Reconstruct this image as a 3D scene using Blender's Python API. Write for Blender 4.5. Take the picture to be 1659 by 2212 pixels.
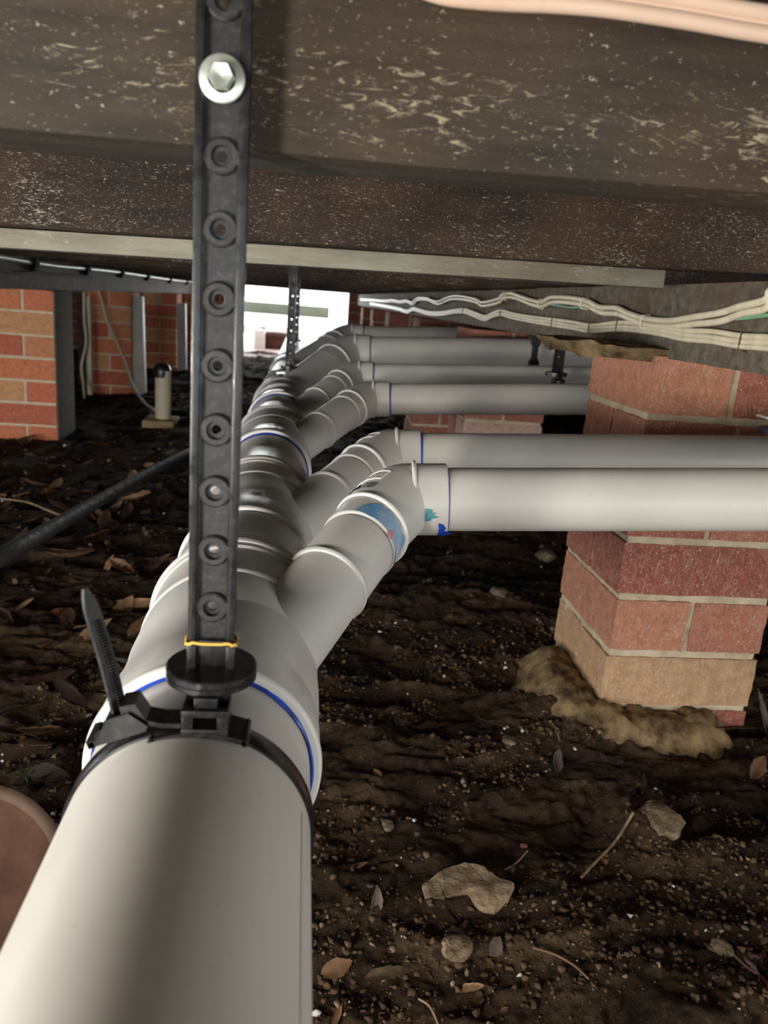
import bpy, bmesh, math, random
import numpy as np
from mathutils import Vector, Matrix
R = math.radians
random.seed(7)
for o in list(bpy.data.objects):
    bpy.data.objects.remove(o)
scene = bpy.context.scene
COL = scene.collection

# ------------------------------------------------------------------ camera
# eye at the origin, held just under the floor boards; X along the joists, Y along the drain, Z up
FPX = 1700.0
_Y = Vector((-170, -466, FPX)).normalized()
_U = -Vector((-510, 6600, FPX))
_U = (_U - _Y * _U.dot(_Y)).normalized()
_X = _Y.cross(_U)
if _X[0] < 0:
    _X = -_X
cam_d = bpy.data.cameras.new('camera')
cam_d.sensor_fit = 'HORIZONTAL'
cam_d.sensor_width = 36.0
cam_d.lens = FPX / 1659 * 36.0
cam_d.clip_start = 0.01
cam_d.clip_end = 200
cam_d.dof.use_dof = True
cam_d.dof.focus_distance = 0.62
cam_d.dof.aperture_fstop = 17.0
cam = bpy.data.objects.new('camera', cam_d)
COL.objects.link(cam)
cr = Vector((_X[0], _Y[0], _U[0]))
cd = Vector((_X[1], _Y[1], _U[1]))
cf = Vector((_X[2], _Y[2], _U[2]))
m = Matrix((( cr.x, -cd.x, -cf.x), (cr.y, -cd.y, -cf.y), (cr.z, -cd.z, -cf.z)))
cam.matrix_world = m.to_4x4()
scene.camera = cam

# ------------------------------------------------------------------ colour management, world, lights
scene.view_settings.view_transform = 'Standard'
scene.view_settings.look = 'None'
scene.view_settings.gamma = 1.0
scene.view_settings.use_curve_mapping = False
scene.view_settings.exposure = 0.35
world = bpy.data.worlds.new('daylight')
scene.world = world
world.use_nodes = True
bg = world.node_tree.nodes['Background']
bg.inputs['Color'].default_value = (0.93, 0.97, 1.0, 1)
bg.inputs['Strength'].default_value = 2.6

def area(name, loc, target, sx, sy, power, color=(1, 1, 1)):
    l = bpy.data.lights.new(name, 'AREA')
    l.shape = 'RECTANGLE'
    l.size, l.size_y = sx, sy
    l.energy = power
    l.color = color
    o = bpy.data.objects.new(name, l)
    o.location = loc
    o.rotation_euler = (Vector(target) - Vector(loc)).to_track_quat('-Z', 'Y').to_euler()
    COL.objects.link(o)
    return o
area('added_near_light', (-0.45, -0.25, -0.16), (0.3, 1.0, -0.25), 0.10, 0.10, 6.0, (1.0, 0.93, 0.84))  # added lamp out of view, low left of the eye, brightening pier and joist
area('access_hatch_daylight', (-1.5, -0.3, -0.33), (-0.4, 1.6, -0.22), 0.9, 0.36, 18.5, (0.99, 0.98, 0.96))
area('side_opening_daylight', (1.5, -0.5, -0.3), (0.1, 0.6, -0.3), 0.8, 0.4, 6.5, (1.0, 0.97, 0.92))

area('garden_daylight', (-0.1, 11.0, -0.1), (-0.1, 0.0, -0.15), 3.2, 1.0, 270.0, (0.96, 1.0, 0.97))

# ------------------------------------------------------------------ tagging helpers
def tag(o, label=None, cat=None, group=None, kind=None):
    if label: o['label'] = label
    if cat: o['category'] = cat
    if group: o['group'] = group
    if kind: o['kind'] = kind
    return o

def thing(name, loc, label, cat, group=None):
    o = bpy.data.objects.new(name, None)
    o.empty_display_size = 0.02
    o.location = loc
    COL.objects.link(o)
    return tag(o, label, cat, group)

def obj(name, bm, mats, parent=None, smooth=None, loc=None):
    """link a bmesh given in world coordinates as one mesh object"""
    me = bpy.data.meshes.new(name)
    base = parent
    off = Vector((0, 0, 0))
    while base is not None:
        off += base.location
        base = base.parent
    if parent is None and loc is not None:
        off = Vector(loc)
    bmesh.ops.translate(bm, verts=bm.verts, vec=-off)
    bm.to_mesh(me)
    bm.free()
    for mt in (mats if isinstance(mats, (list, tuple)) else [mats]):
        me.materials.append(mt)
    if smooth is not None:
        me.shade_smooth()
        me.set_sharp_from_angle(angle=R(smooth))
    o = bpy.data.objects.new(name, me)
    COL.objects.link(o)
    if parent is not None:
        o.parent = parent
    elif loc is not None:
        o.location = loc
    return o

# ------------------------------------------------------------------ materials
def nt(name, rough=0.5, color=(0.5, 0.5, 0.5), metal=0.0, spec=0.5):
    mt = bpy.data.materials.new(name)
    mt.use_nodes = True
    t = mt.node_tree
    b = t.nodes['Principled BSDF']
    b.inputs['Base Color'].default_value = (*color, 1)
    b.inputs['Roughness'].default_value = rough
    b.inputs['Metallic'].default_value = metal
    b.inputs['Specular IOR Level'].default_value = spec
    return mt, t, b

def coords(t, scale=(1, 1, 1)):
    tc = t.nodes.new('ShaderNodeTexCoord')
    mp = t.nodes.new('ShaderNodeMapping')
    mp.inputs['Scale'].default_value = scale
    t.links.new(tc.outputs['Object'], mp.inputs['Vector'])
    return mp.outputs['Vector']

def noise(t, vec, scale, detail=4, rough=0.55, dist=0.0):
    n = t.nodes.new('ShaderNodeTexNoise')
    n.inputs['Scale'].default_value = scale
    n.inputs['Detail'].default_value = detail
    n.inputs['Roughness'].default_value = rough
    n.inputs['Distortion'].default_value = dist
    t.links.new(vec, n.inputs['Vector'])
    return n.outputs['Fac']

def ramp(t, fac, stops):
    r = t.nodes.new('ShaderNodeValToRGB')
    el = r.color_ramp.elements
    while len(el) < len(stops):
        el.new(0.5)
    for e, (p, c) in zip(el, stops):
        e.position = p
        e.color = (*c, 1) if len(c) == 3 else c
    t.links.new(fac, r.inputs['Fac'])
    return r.outputs['Color']

def mix(t, fac, a, b, mode='MIX'):
    n = t.nodes.new('ShaderNodeMix')
    n.data_type = 'RGBA'
    n.blend_type = mode
    if isinstance(fac, (int, float)): n.inputs[0].default_value = fac
    else: t.links.new(fac, n.inputs[0])
    for k, v in ((6, a), (7, b)):
        if isinstance(v, tuple): n.inputs[k].default_value = (*v, 1)
        else: t.links.new(v, n.inputs[k])
    return n.outputs[2]

def math_n(t, op, a, b=None):
    n = t.nodes.new('ShaderNodeMath')
    n.operation = op
    for k, v in ((0, a), (1, b)):
        if v is None: continue
        if isinstance(v, (int, float)): n.inputs[k].default_value = v
        else: t.links.new(v, n.inputs[k])
    return n.outputs[0]

def bump(t, b, h, strength=0.3, dist=0.002):
    n = t.nodes.new('ShaderNodeBump')
    n.inputs['Strength'].default_value = strength
    n.inputs['Distance'].default_value = dist
    t.links.new(h, n.inputs['Height'])
    t.links.new(n.outputs['Normal'], b.inputs['Normal'])

BW = lambda v: (v, v, v)

def pvc(name, color, rough=0.34):
    mt, t, b = nt(name, rough, color)
    v = coords(t)
    n = noise(t, v, 9, 5)
    c = mix(t, ramp(t, n, [(0.42, BW(0)), (0.75, BW(1))]), color, tuple(x * 0.88 for x in color))
    sp = noise(t, v, 330, 2)
    c = mix(t, ramp(t, sp, [(0.70, BW(0)), (0.76, BW(0.35))]), c, (0.28, 0.22, 0.16))
    t.links.new(c, b.inputs['Base Color'])
    t.links.new(ramp(t, noise(t, v, 22, 4), [(0.3, BW(rough)), (0.7, BW(rough + 0.16))]), b.inputs['Roughness'])
    return mt
M_PIPE = pvc('pvc_pipe_grey', (0.60, 0.575, 0.52), 0.30)
M_FIT = pvc('pvc_fitting_grey', (0.60, 0.58, 0.54), 0.26)
M_LIP = pvc('pvc_lip_white', (0.80, 0.78, 0.73), 0.25)
def mat_blue():
    mt, t, b = nt('blue_solvent_primer', 0.25, (0.01, 0.05, 0.42))
    c = ramp(t, noise(t, coords(t), 60, 3), [(0.3, (0.004, 0.012, 0.14)), (0.62, (0.015, 0.07, 0.50))])
    t.links.new(c, b.inputs['Base Color'])
    return mt
M_BLUE = mat_blue()
def mat_smear(name, c0, c1):
    mt, t, b = nt(name, 0.3, c0)
    c = ramp(t, noise(t, coords(t, (1, 1, 1)), 45, 5), [(0.35, c0), (0.65, c1)])
    t.links.new(c, b.inputs['Base Color'])
    return mt
M_SMEAR = mat_smear('pale_blue_primer_smear', (0.10, 0.30, 0.56), (0.42, 0.50, 0.56))
M_RED = mat_smear('red_primer_spot', (0.55, 0.05, 0.09), (0.62, 0.30, 0.30))
M_TEAL = mat_smear('teal_primer_smudge', (0.05, 0.22, 0.25), (0.2, 0.4, 0.42))
def mat_black(name, base=0.018, rough=0.38, scuff=0.10):
    mt, t, b = nt(name, rough, BW(base))
    v = coords(t)
    n = noise(t, v, 260, 5, 0.7)
    c = mix(t, ramp(t, n, [(0.50, BW(0)), (0.78, BW(1))]), BW(base), BW(scuff))
    t.links.new(c, b.inputs['Base Color'])
    t.links.new(ramp(t, noise(t, v, 90, 4), [(0.35, BW(rough - 0.1)), (0.65, BW(rough + 0.14))]), b.inputs['Roughness'])
    bump(t, b, n, 0.15, 0.0004)
    return mt
M_BLK = mat_black('black_plastic', 0.010, 0.30, 0.03)
M_BLKM = mat_black('black_plastic_matt', 0.012, 0.46, 0.055)
def mat_zinc():
    mt, t, b = nt('zinc_steel', 0.34, (0.70, 0.74, 0.68), 0.75)
    t.links.new(ramp(t, noise(t, coords(t), 300, 3), [(0.3, (0.52, 0.58, 0.46)), (0.7, (0.80, 0.82, 0.78))]), b.inputs['Base Color'])
    return mt
M_ZINC = mat_zinc()
M_RUBBER = nt('yellow_rubber', 0.45, (0.66, 0.40, 0.07))[0]

def timber(name, base, dark, speck, s_lo, s_hi, vlen=8.0, band=None, fine=0.68):
    mt, t, b = nt(name, 0.8, base, spec=0.25)
    v = coords(t, (1, 8, 8))
    v1 = coords(t, (1, 1, 1))
    g = noise(t, v, 9, 8, 0.62)
    c = mix(t, ramp(t, g, [(0.32, BW(0)), (0.66, BW(1))]), dark, base)
    c = mix(t, ramp(t, noise(t, v1, 5.5, 3), [(0.40, BW(0)), (0.66, BW(0.5))]), c, (0.10, 0.055, 0.03))
    # pale lint and flaked paint clinging along the grain
    vs = coords(t, (vlen * 0.30, vlen, vlen))
    sp = noise(t, vs, 17, 8, 0.72, 1.2)
    patch = noise(t, v1, 9, 3)
    k = math_n(t, 'ADD', sp, math_n(t, 'MULTIPLY', math_n(t, 'SUBTRACT', patch, 0.5), 0.30))
    if band:
        sx = t.nodes.new('ShaderNodeSeparateXYZ')
        t.links.new(v1, sx.inputs[0])
        w = ramp(t, math_n(t, 'ABSOLUTE', math_n(t, 'SUBTRACT', sx.outputs['Z'], band[0])), [(0.0, BW(1)), (band[1], BW(0))])
        k = math_n(t, 'ADD', k, math_n(t, 'MULTIPLY', math_n(t, 'SUBTRACT', w, 0.5), 0.11))
    c = mix(t, ramp(t, k, [(s_lo, BW(0)), (s_hi, BW(1))]), c, speck)
    v3 = coords(t, (1, 2, 2))
    fb = noise(t, v3, 420, 2, 0.5, 1.0)
    c = mix(t, ramp(t, fb, [(fine, BW(0)), (fine + 0.05, BW(0.8))]), c, (0.42, 0.38, 0.30))
    t.links.new(c, b.inputs['Base Color'])
    bump(t, b, math_n(t, 'ADD', g, math_n(t, 'MULTIPLY', k, 0.7)), 0.5, 0.003)
    return mt
M_JOIST = timber('dark_stained_timber', (0.058, 0.047, 0.034), (0.026, 0.022, 0.017), (0.34, 0.30, 0.19), 0.59, 0.68, 17, (0.079, 0.030))
M_JOIST2 = timber('dark_red_timber', (0.045, 0.031, 0.024), (0.018, 0.013, 0.010), (0.46, 0.41, 0.34), 0.60, 0.65, 30, None, 0.655)
M_BEARER = timber('grey_brown_bearer_timber', (0.20, 0.17, 0.125), (0.07, 0.06, 0.047), (0.42, 0.38, 0.28), 0.63, 0.70, 20)
M_PALE = timber('weathered_grey_timber', (0.36, 0.34, 0.26), (0.22, 0.21, 0.16), (0.55, 0.52, 0.40), 0.62, 0.75, 10)
M_BOARD = timber('floor_board_underside', (0.03, 0.024, 0.018), (0.015, 0.012, 0.01), (0.2, 0.17, 0.12), 0.70, 0.80, 12)

def mat_brick():
    mt, t, b = nt('clay_brick', 0.85, (0.5, 0.2, 0.1), spec=0.2)
    at = t.nodes.new('ShaderNodeAttribute')
    at.attribute_name = 'tone'
    v = coords(t)
    c = mix(t, 0.75, at.outputs['Color'], ramp(t, noise(t, v, 60, 6, 0.6), [(0.3, BW(0.66)), (0.7, BW(1.22))]), 'MULTIPLY')
    c = mix(t, ramp(t, noise(t, v, 21, 4, 0.6), [(0.60, BW(0)), (0.76, BW(0.30))]), c, (0.58, 0.38, 0.22))
    c = mix(t, ramp(t, noise(t, coords(t, (6, 6, 3)), 30, 6, 0.75, 1.5), [(0.53, BW(0)), (0.66, BW(0.26))]), c, (0.62, 0.47, 0.36))
    c = mix(t, ramp(t, noise(t, coords(t, (3, 3, 1)), 130, 3, 0.6, 2.0), [(0.56, BW(0)), (0.63, BW(0.60))]), c, (0.74, 0.58, 0.46))
    t.links.new(c, b.inputs['Base Color'])
    c2 = noise(t, v, 240, 6, 0.7)
    bump(t, b, math_n(t, 'ADD', c2, noise(t, v, 45, 4, 0.6)), 0.8, 0.003)
    return mt
M_BRICK = mat_brick()
def mat_mortar(name, c0, c1):
    mt, t, b = nt(name, 0.9, c0, spec=0.15)
    v = coords(t)
    t.links.new(ramp(t, noise(t, v, 34, 6, 0.65), [(0.34, c1), (0.64, c0)]), b.inputs['Base Color'])
    bump(t, b, noise(t, v, 160, 6, 0.75), 0.8, 0.003)
    return mt
M_MORTAR = mat_mortar('lime_mortar', (0.66, 0.56, 0.39), (0.44, 0.35, 0.23))
M_MORTARL = mat_mortar('pale_lime_mortar', (0.86, 0.74, 0.52), (0.70, 0.58, 0.40))
M_HAUNCH = mat_mortar('yellow_clay_mortar', (0.33, 0.23, 0.115), (0.07, 0.045, 0.024))

def mat_soil():
    mt, t, b = nt('dark_dry_soil', 0.95, (0.05, 0.03, 0.018), spec=0.12)
    v = coords(t)
    v2 = coords(t, (0.75, 1.6, 1))
    c = ramp(t, noise(t, v2, 9, 8, 0.62), [(0.30, (0.018, 0.011, 0.007)), (0.50, (0.045, 0.028, 0.016)), (0.68, (0.115, 0.076, 0.042))])
    c = mix(t, ramp(t, noise(t, v, 120, 6, 0.7), [(0.55, BW(0)), (0.80, BW(0.6))]), c, (0.22, 0.14, 0.07))
    c = mix(t, ramp(t, noise(t, v, 75, 3, 0.5), [(0.36, BW(0.7)), (0.46, BW(0))]), c, (0.014, 0.008, 0.005))
    t.links.new(c, b.inputs['Base Color'])
    h = math_n(t, 'ADD', noise(t, v, 55, 8, 0.7), math_n(t, 'MULTIPLY', noise(t, v, 260, 4, 0.6), 0.4))
    bump(t, b, h, 0.9, 0.012)
    return mt
M_SOIL = mat_soil()
def simple(name, c0, c1, scale=40, rough=0.8, bs=0.3, bd=0.002, spec=0.2):
    mt, t, b = nt(name, rough, c0, spec=spec)
    v = coords(t)
    n = noise(t, v, scale, 5, 0.6)
    t.links.new(ramp(t, n, [(0.33, c1), (0.66, c0)]), b.inputs['Base Color'])
    bump(t, b, n, bs, bd)
    return mt
M_CRUMB = simple('soil_crumb', (0.12, 0.075, 0.04), (0.035, 0.021, 0.011), 40)
M_CRUMBL = simple('pale_crumb', (0.26, 0.19, 0.12), (0.11, 0.075, 0.045), 90)
M_GRIT = simple('white_grit', (0.62, 0.60, 0.58), (0.5, 0.48, 0.45), 60)
LEAFM = [simple('dead_leaf_tan', (0.40, 0.24, 0.13), (0.20, 0.115, 0.06), 30, 0.7),
         simple('dead_leaf_brown', (0.20, 0.11, 0.065), (0.07, 0.038, 0.025), 30, 0.7),
         simple('dead_leaf_dark', (0.045, 0.025, 0.018), (0.02, 0.012, 0.009), 30, 0.7),
         simple('dead_leaf_grey', (0.26, 0.20, 0.17), (0.15, 0.11, 0.09), 30, 0.7)]
M_LEAF_RED = simple('dead_leaf_russet', (0.26, 0.09, 0.055), (0.12, 0.04, 0.03), 30, 0.7)
M_TWIG = simple('dry_twig', (0.30, 0.22, 0.13), (0.14, 0.09, 0.05), 90, 0.8)
M_STONE = simple('tan_stone', (0.30, 0.22, 0.135), (0.085, 0.058, 0.034), 38, 0.85, 0.9, 0.01)
M_CHIP = simple('grey_tan_chip', (0.20, 0.155, 0.105), (0.07, 0.05, 0.033), 60, 0.85, 0.9, 0.006)
M_CABLE = simple('cream_cable_sheath', (0.78, 0.69, 0.51), (0.62, 0.54, 0.38), 55, 0.42, 0.15, 0.001, 0.4)
M_CABLEP = simple('pink_cream_cable_sheath', (0.66, 0.48, 0.36), (0.58, 0.41, 0.30), 25, 0.5, 0.05, 0.001, 0.4)
M_GREEN = simple('green_cable_sheath', (0.24, 0.46, 0.28), (0.18, 0.36, 0.22), 30, 0.45, 0.05, 0.001, 0.4)
M_CONDUIT = simple('pale_blue_conduit', (0.60, 0.72, 0.72), (0.52, 0.64, 0.64), 12, 0.4, 0.02, 0.001)
M_CLIP = simple('brown_cable_clip', (0.16, 0.12, 0.08), (0.08, 0.06, 0.04), 60, 0.6)
M_HOSE = mat_black('black_poly_hose', 0.022, 0.68, 0.05)
M_CLIPB = nt('black_clip_plastic', 0.85, BW(0.012), spec=0.1)[0]
M_CLAY = simple('terracotta_clay', (0.115, 0.056, 0.036), (0.055, 0.028, 0.019), 22, 0.8)
M_CLAYRIM = simple('terracotta_rim', (0.13, 0.085, 0.06), (0.07, 0.044, 0.032), 22, 0.8)
M_WHITE = simple('white_timber_and_lit_strip', (0.74, 0.73, 0.70), (0.60, 0.58, 0.54), 8, 0.6)  # white garden timber; also paints the daylight on the added pier strips
M_CREAM = simple('cream_pvc', (0.66, 0.58, 0.42), (0.56, 0.48, 0.34), 8, 0.4)
M_WEED = simple('weed_green', (0.10, 0.22, 0.06), (0.06, 0.14, 0.04), 30, 0.5)
M_PAVE = simple('pink_paving', (0.46, 0.34, 0.31), (0.36, 0.26, 0.24), 3, 0.85)
M_RAIL = simple('green_grey_rail', (0.20, 0.24, 0.18), (0.14, 0.17, 0.13), 4, 0.7)
M_INK = nt('black_print_ink', 0.6, BW(0.03))[0]

# ------------------------------------------------------------------ mesh helpers
def newbm():
    return bmesh.new()

def box(bm, x0, x1, y0, y1, z0, z1, bev=0.0, mat=0, M=None):
    r = bmesh.ops.create_cube(bm, size=1.0)
    vs = r['verts']
    for v in vs:
        v.co = Vector(((x0 + x1) / 2 + v.co.x * (x1 - x0), (y0 + y1) / 2 + v.co.y * (y1 - y0), (z0 + z1) / 2 + v.co.z * (z1 - z0)))
    fs = set(f for v in vs for f in v.link_faces)
    if bev:
        es = list(set(e for f in fs for e in f.edges))
        rr = bmesh.ops.bevel(bm, geom=es, offset=bev, segments=2, affect='EDGES', profile=0.6)
        fs = set(rr['faces']) | set(f for f in fs if f.is_valid)
        vs = list(set(v for f in fs for v in f.verts))
        fs = set(f for v in vs for f in v.link_faces)
    for f in fs:
        f.material_index = mat
    if M is not None:
        for v in vs: v.co = M @ v.co
    return vs

def frame_of(d):
    d = Vector(d).normalized()
    a = Vector((0, 0, 1)) if abs(d.z) < 0.9 else Vector((1, 0, 0))
    u = d.cross(a).normalized()
    return d, u, u.cross(d).normalized()

def lathe(bm, prof, org, d, seg=64, mat=0, closed=False, cap0=False, cap1=False):
    """prof: (t, r) along the axis"""
    d, u, w = frame_of(d)
    org = Vector(org)
    rings = []
    for t_, r_ in prof:
        ring = []
        for k in range(seg):
            a = 2 * math.pi * k / seg
            ring.append(bm.verts.new(org + d * t_ + (u * math.cos(a) + w * math.sin(a)) * r_))
        rings.append(ring)
    n = len(rings)
    for i in range(n if closed else n - 1):
        a, b = rings[i], rings[(i + 1) % n]
        for k in range(seg):
            f = bm.faces.new((a[k], a[(k + 1) % seg], b[(k + 1) % seg], b[k]))
            f.material_index = mat
    if cap0: bm.faces.new(list(reversed(rings[0]))).material_index = mat
    if cap1: bm.faces.new(rings[-1]).material_index = mat
    return rings

def sweep(bm, pts, rad, seg=16, mat=0, caps=True, flat=1.0):
    pts = [Vector(p) for p in pts]
    n = len(pts)
    if not hasattr(rad, '__len__'): rad = [rad] * n
    tan = []
    for i in range(n):
        a = pts[max(0, i - 1)]; b = pts[min(n - 1, i + 1)]
        tv = b - a
        tan.append(tv.normalized() if tv.length > 1e-9 else tan[-1])
    d, u, w = frame_of(tan[0])
    rings = []
    for i in range(n):
        u = (u - tan[i] * u.dot(tan[i])).normalized()
        w = tan[i].cross(u)
        ring = [bm.verts.new(pts[i] + (u * math.cos(2 * math.pi * k / seg) * flat + w * math.sin(2 * math.pi * k / seg)) * rad[i]) for k in range(seg)]
        rings.append(ring)
    for i in range(n - 1):
        a, b = rings[i], rings[i + 1]
        for k in range(seg):
            bm.faces.new((a[k], b[k], b[(k + 1) % seg], a[(k + 1) % seg])).material_index = mat
    if caps:
        bm.faces.new(rings[0]).material_index = mat
        bm.faces.new(list(reversed(rings[-1]))).material_index = mat
    bmesh.ops.recalc_face_normals(bm, faces=bm.faces)
    return rings

def smooth_path(pts, per=8):
    P = [Vector(p) for p in pts]
    P = [P[0] * 2 - P[1]] + P + [P[-1] * 2 - P[-2]]
    out = []
    for i in range(1, len(P) - 2):
        for k in range(per):
            t_ = k / per
            a, b, c, d = P[i - 1], P[i], P[i + 1], P[i + 2]
            out.append(0.5 * ((2 * b) + (c - a) * t_ + (2 * a - 5 * b + 4 * c - d) * t_ ** 2 + (3 * b - a - 3 * c + d) * t_ ** 3))
    out.append(P[-2])
    return out

def tube_thing(name, pts, r, mat, label, cat, group=None, seg=12, per=8, flat=1.0):
    bm = newbm()
    sweep(bm, smooth_path(pts, per), r, seg, 0, True, flat)
    o = obj(name, bm, mat, None, 60, loc=pts[0])
    return tag(o, label, cat, group)

# ------------------------------------------------------------------ value noise (numpy) for the ground
_rng = np.random.RandomState(11)
_lat = _rng.rand(256, 256)
def vnoise(x, y):
    xi = np.floor(x).astype(int); yi = np.floor(y).astype(int)
    fx = x - xi; fy = y - yi
    fx = fx * fx * (3 - 2 * fx); fy = fy * fy * (3 - 2 * fy)
    a = _lat[xi % 256, yi % 256]; b = _lat[(xi + 1) % 256, yi % 256]
    c = _lat[xi % 256, (yi + 1) % 256]; d = _lat[(xi + 1) % 256, (yi + 1) % 256]
    return (a * (1 - fx) + b * fx) * (1 - fy) + (c * (1 - fx) + d * fx) * fy
def fbm(x, y, oct_=4):
    s = 0; amp = 1; tot = 0
    for k in range(oct_):
        s = s + amp * vnoise(x * 2 ** k + 17.3 * k, y * 2 ** k + 5.1 * k); tot += amp; amp *= 0.5
    return s / tot
def sst(a, b, x):
    t_ = np.clip((x - a) / (b - a), 0, 1)
    return t_ * t_ * (3 - 2 * t_)
MOUNDS = [(0.415, 0.770, 0.035, 0.055, 0.030), (0.25, 0.60, 0.07, 0.05, 0.012), (0.40, 0.99, 0.07, 0.10, 0.030),
          (0.35, 0.50, 0.08, 0.06, 0.014), (0.10, 0.95, 0.08, 0.05, 0.012), (0.55, 0.72, 0.12, 0.03, 0.015),
          (0.30, 1.45, 0.20, 0.10, 0.03)]
def ground(x, y):
    x = np.asarray(x, float); y = np.asarray(y, float)
    h = -0.575 - 0.035 * sst(-0.3, -0.9, x) * sst(1.0, 2.5, y) + 0.03 * sst(4.8, 6.4, y)
    h = h + (fbm(x * 2.3, y * 2.9, 3) - 0.5) * 0.050
    wx = x + 0.05 * (fbm(x * 9, y * 9, 2) - 0.5); wy = y + 0.05 * (fbm(x * 9 + 40, y * 9 + 9, 2) - 0.5)
    rid = 1 - np.abs(2 * fbm(wx * 5.5 + 3, wy * 15 + 7, 3) - 1)
    h = h + 0.026 * (rid - 0.75)
    lump = fbm(wx * 26, wy * 34, 3)
    h = h + 0.026 * (np.clip(lump, 0.42, 1) - 0.5)
    h = h + 0.009 * (fbm(x * 90, y * 110, 3) - 0.5)
    for mx, my, sx_, sy_, a in MOUNDS:
        h = h + a * np.exp(-((x - mx) / sx_) ** 2 - ((y - my) / sy_) ** 2)
    return h
def gz(x, y):
    return float(ground(np.array([x]), np.array([y]))[0])

def axis_pts(lo, a, b, hi, step, far):
    mid = np.arange(a, b, step)
    right = [b]; s = step
    while right[-1] < hi:
        s = min(s * 1.035, far); right.append(right[-1] + s)
    left = [a]; s = step
    while left[-1] > lo:
        s = min(s * 1.035, far); left.append(left[-1] - s)
    return np.array(sorted(set(left[1:])) + list(mid) + right)
gx = axis_pts(-4.0, -0.32, 0.80, 4.0, 0.0034, 0.06)
gy = axis_pts(-2.0, 0.45, 1.50, 7.6, 0.0032, 0.05)
GX, GY = np.meshgrid(gx, gy, indexing='ij')
GZ = ground(GX, GY)
def grid_mesh(name, X, Y, Z, mat):
    nx, ny = X.shape
    me = bpy.data.meshes.new(name)
    co = np.stack([X, Y, Z], -1).reshape(-1, 3).astype(np.float32)
    i = np.arange(nx - 1)[:, None] * ny + np.arange(ny - 1)[None, :]
    q = np.stack([i, i + ny, i + ny + 1, i + 1], -1).reshape(-1, 4)
    me.vertices.add(len(co)); me.vertices.foreach_set('co', co.ravel())
    me.loops.add(q.size); me.loops.foreach_set('vertex_index', q.ravel().astype(np.int32))
    me.polygons.add(len(q))
    me.polygons.foreach_set('loop_start', np.arange(0, q.size, 4, dtype=np.int32))
    me.update(calc_edges=True); me.validate()
    me.materials.append(mat)
    me.shade_smooth()
    o = bpy.data.objects.new(name, me)
    COL.objects.link(o)
    return o
floor = grid_mesh('floor', GX, GY, GZ, M_SOIL)
tag(floor, 'dark lumpy dry soil floor of the crawl space', 'ground', kind='structure')

# ------------------------------------------------------------------ structure: ceiling, walls, outside
bm = newbm(); box(bm, -4.0, 4.0, -2.6, 7.5, 0.165, 0.20)
tag(obj('ceiling', bm, M_BOARD), 'dark underside of the floor boards above the joists', 'ceiling', kind='structure')
bm = newbm(); box(bm, -4.0, 4.0, 7.0, 14, -0.75, -0.545)
tag(obj('floor_outside', bm, M_PAVE), 'sunlit pink paving outside the far opening', 'paving', kind='structure')
def brick_wall(name, axis, fixed, thick, a0, a1, z0, z1, label, tones):
    bm = newbm(); lay = bm.loops.layers.float_color.new('tone')
    def fill(vs, c):
        for f in set(f for v in vs for f in v.link_faces):
            for l in f.loops: l[lay] = (*c, 1)
    def bx(p0, p1, q0, q1, zz0, zz1, bev, mi, c):
        if axis == 'y': vs = box(bm, q0, q1, p0, p1, zz0, zz1, bev, mi)
        else: vs = box(bm, p0, p1, q0, q1, zz0, zz1, bev, mi)
        fill(vs, c)
    rnd = random.Random(5)
    bx(a0, a1, fixed + 0.008, fixed + thick - 0.008, z0, z1, 0, 1, (0.4, 0.35, 0.3))
    z = z0; row = 0
    while z < z1 - 0.03:
        a = a0 - (0.12 if row % 2 else 0)
        while a < a1:
            s, e = max(a, a0), min(a + 0.23, a1)
            if e - s > 0.03:
                bx(s + 0.005, e - 0.005, fixed, fixed + thick, z + 0.005, min(z + 0.081, z1), 0, 0, rnd.choice(tones))
            a += 0.24
        z += 0.086; row += 1
    return tag(obj(name, bm, [M_BRICK, M_MORTAR]), label, 'wall', kind='structure')
REDS = [(0.26, 0.085, 0.055), (0.22, 0.07, 0.05), (0.28, 0.11, 0.07)]
GREYS = [(0.20, 0.16, 0.13), (0.13, 0.10, 0.08), (0.26, 0.21, 0.17)]
brick_wall('wall_left', 'y', -2.2, 0.11, 2.6, 7.5, -0.80, -0.10, 'grey brick perimeter wall beyond the left hand piers', GREYS)
brick_wall('wall_right', 'y', 3.0, 0.11, 0.6, 7.5, -0.80, 0.165, 'red brick perimeter wall beyond the right hand piers', REDS)
brick_wall('wall_back', 'x', 7.5, 0.11, 0.40, 3.0, -0.80, 0.165, 'red brick wall closing the far right of the crawl space', REDS)
brick_wall('wall_back_left', 'x', 7.5, 0.11, -2.2, -0.72, -0.80, 0.165, 'red brick wall closing the far left of the crawl space', REDS)

# ------------------------------------------------------------------ joists and bearers
JY = [0.345, 0.955, 1.47, 1.995, 2.60, 3.20, 3.80, 4.40, 5.00, 5.60, 6.20, 6.80, 7.30]
def wobble(bm, amp, cuts=40, seed=0):
    rnd = np.random.RandomState(seed)
    for v in bm.verts:
        n1 = float(fbm(np.array([v.co.x * 7 + seed]), np.array([v.co.z * 11 + v.co.y * 13]), 2)[0]) - 0.5
        v.co.z += n1 * amp
        v.co.y += (float(vnoise(np.array([v.co.x * 9 + 3 * seed]), np.array([v.co.z * 30]))[0]) - 0.5) * amp
def beam(x0, x1, y0, y1, z0, z1, cuts, axis, amp, seed):
    bm = newbm(); box(bm, x0, x1, y0, y1, z0, z1, 0.0015)
    es = [e for e in bm.edges if abs((e.verts[0].co - e.verts[1].co)[axis]) > 0.5 * (x1 - x0 if axis == 0 else y1 - y0)]
    bmesh.ops.subdivide_edges(bm, edges=es, cuts=cuts, use_grid_fill=True)
    wobble(bm, amp, seed=seed)
    return bm
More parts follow.
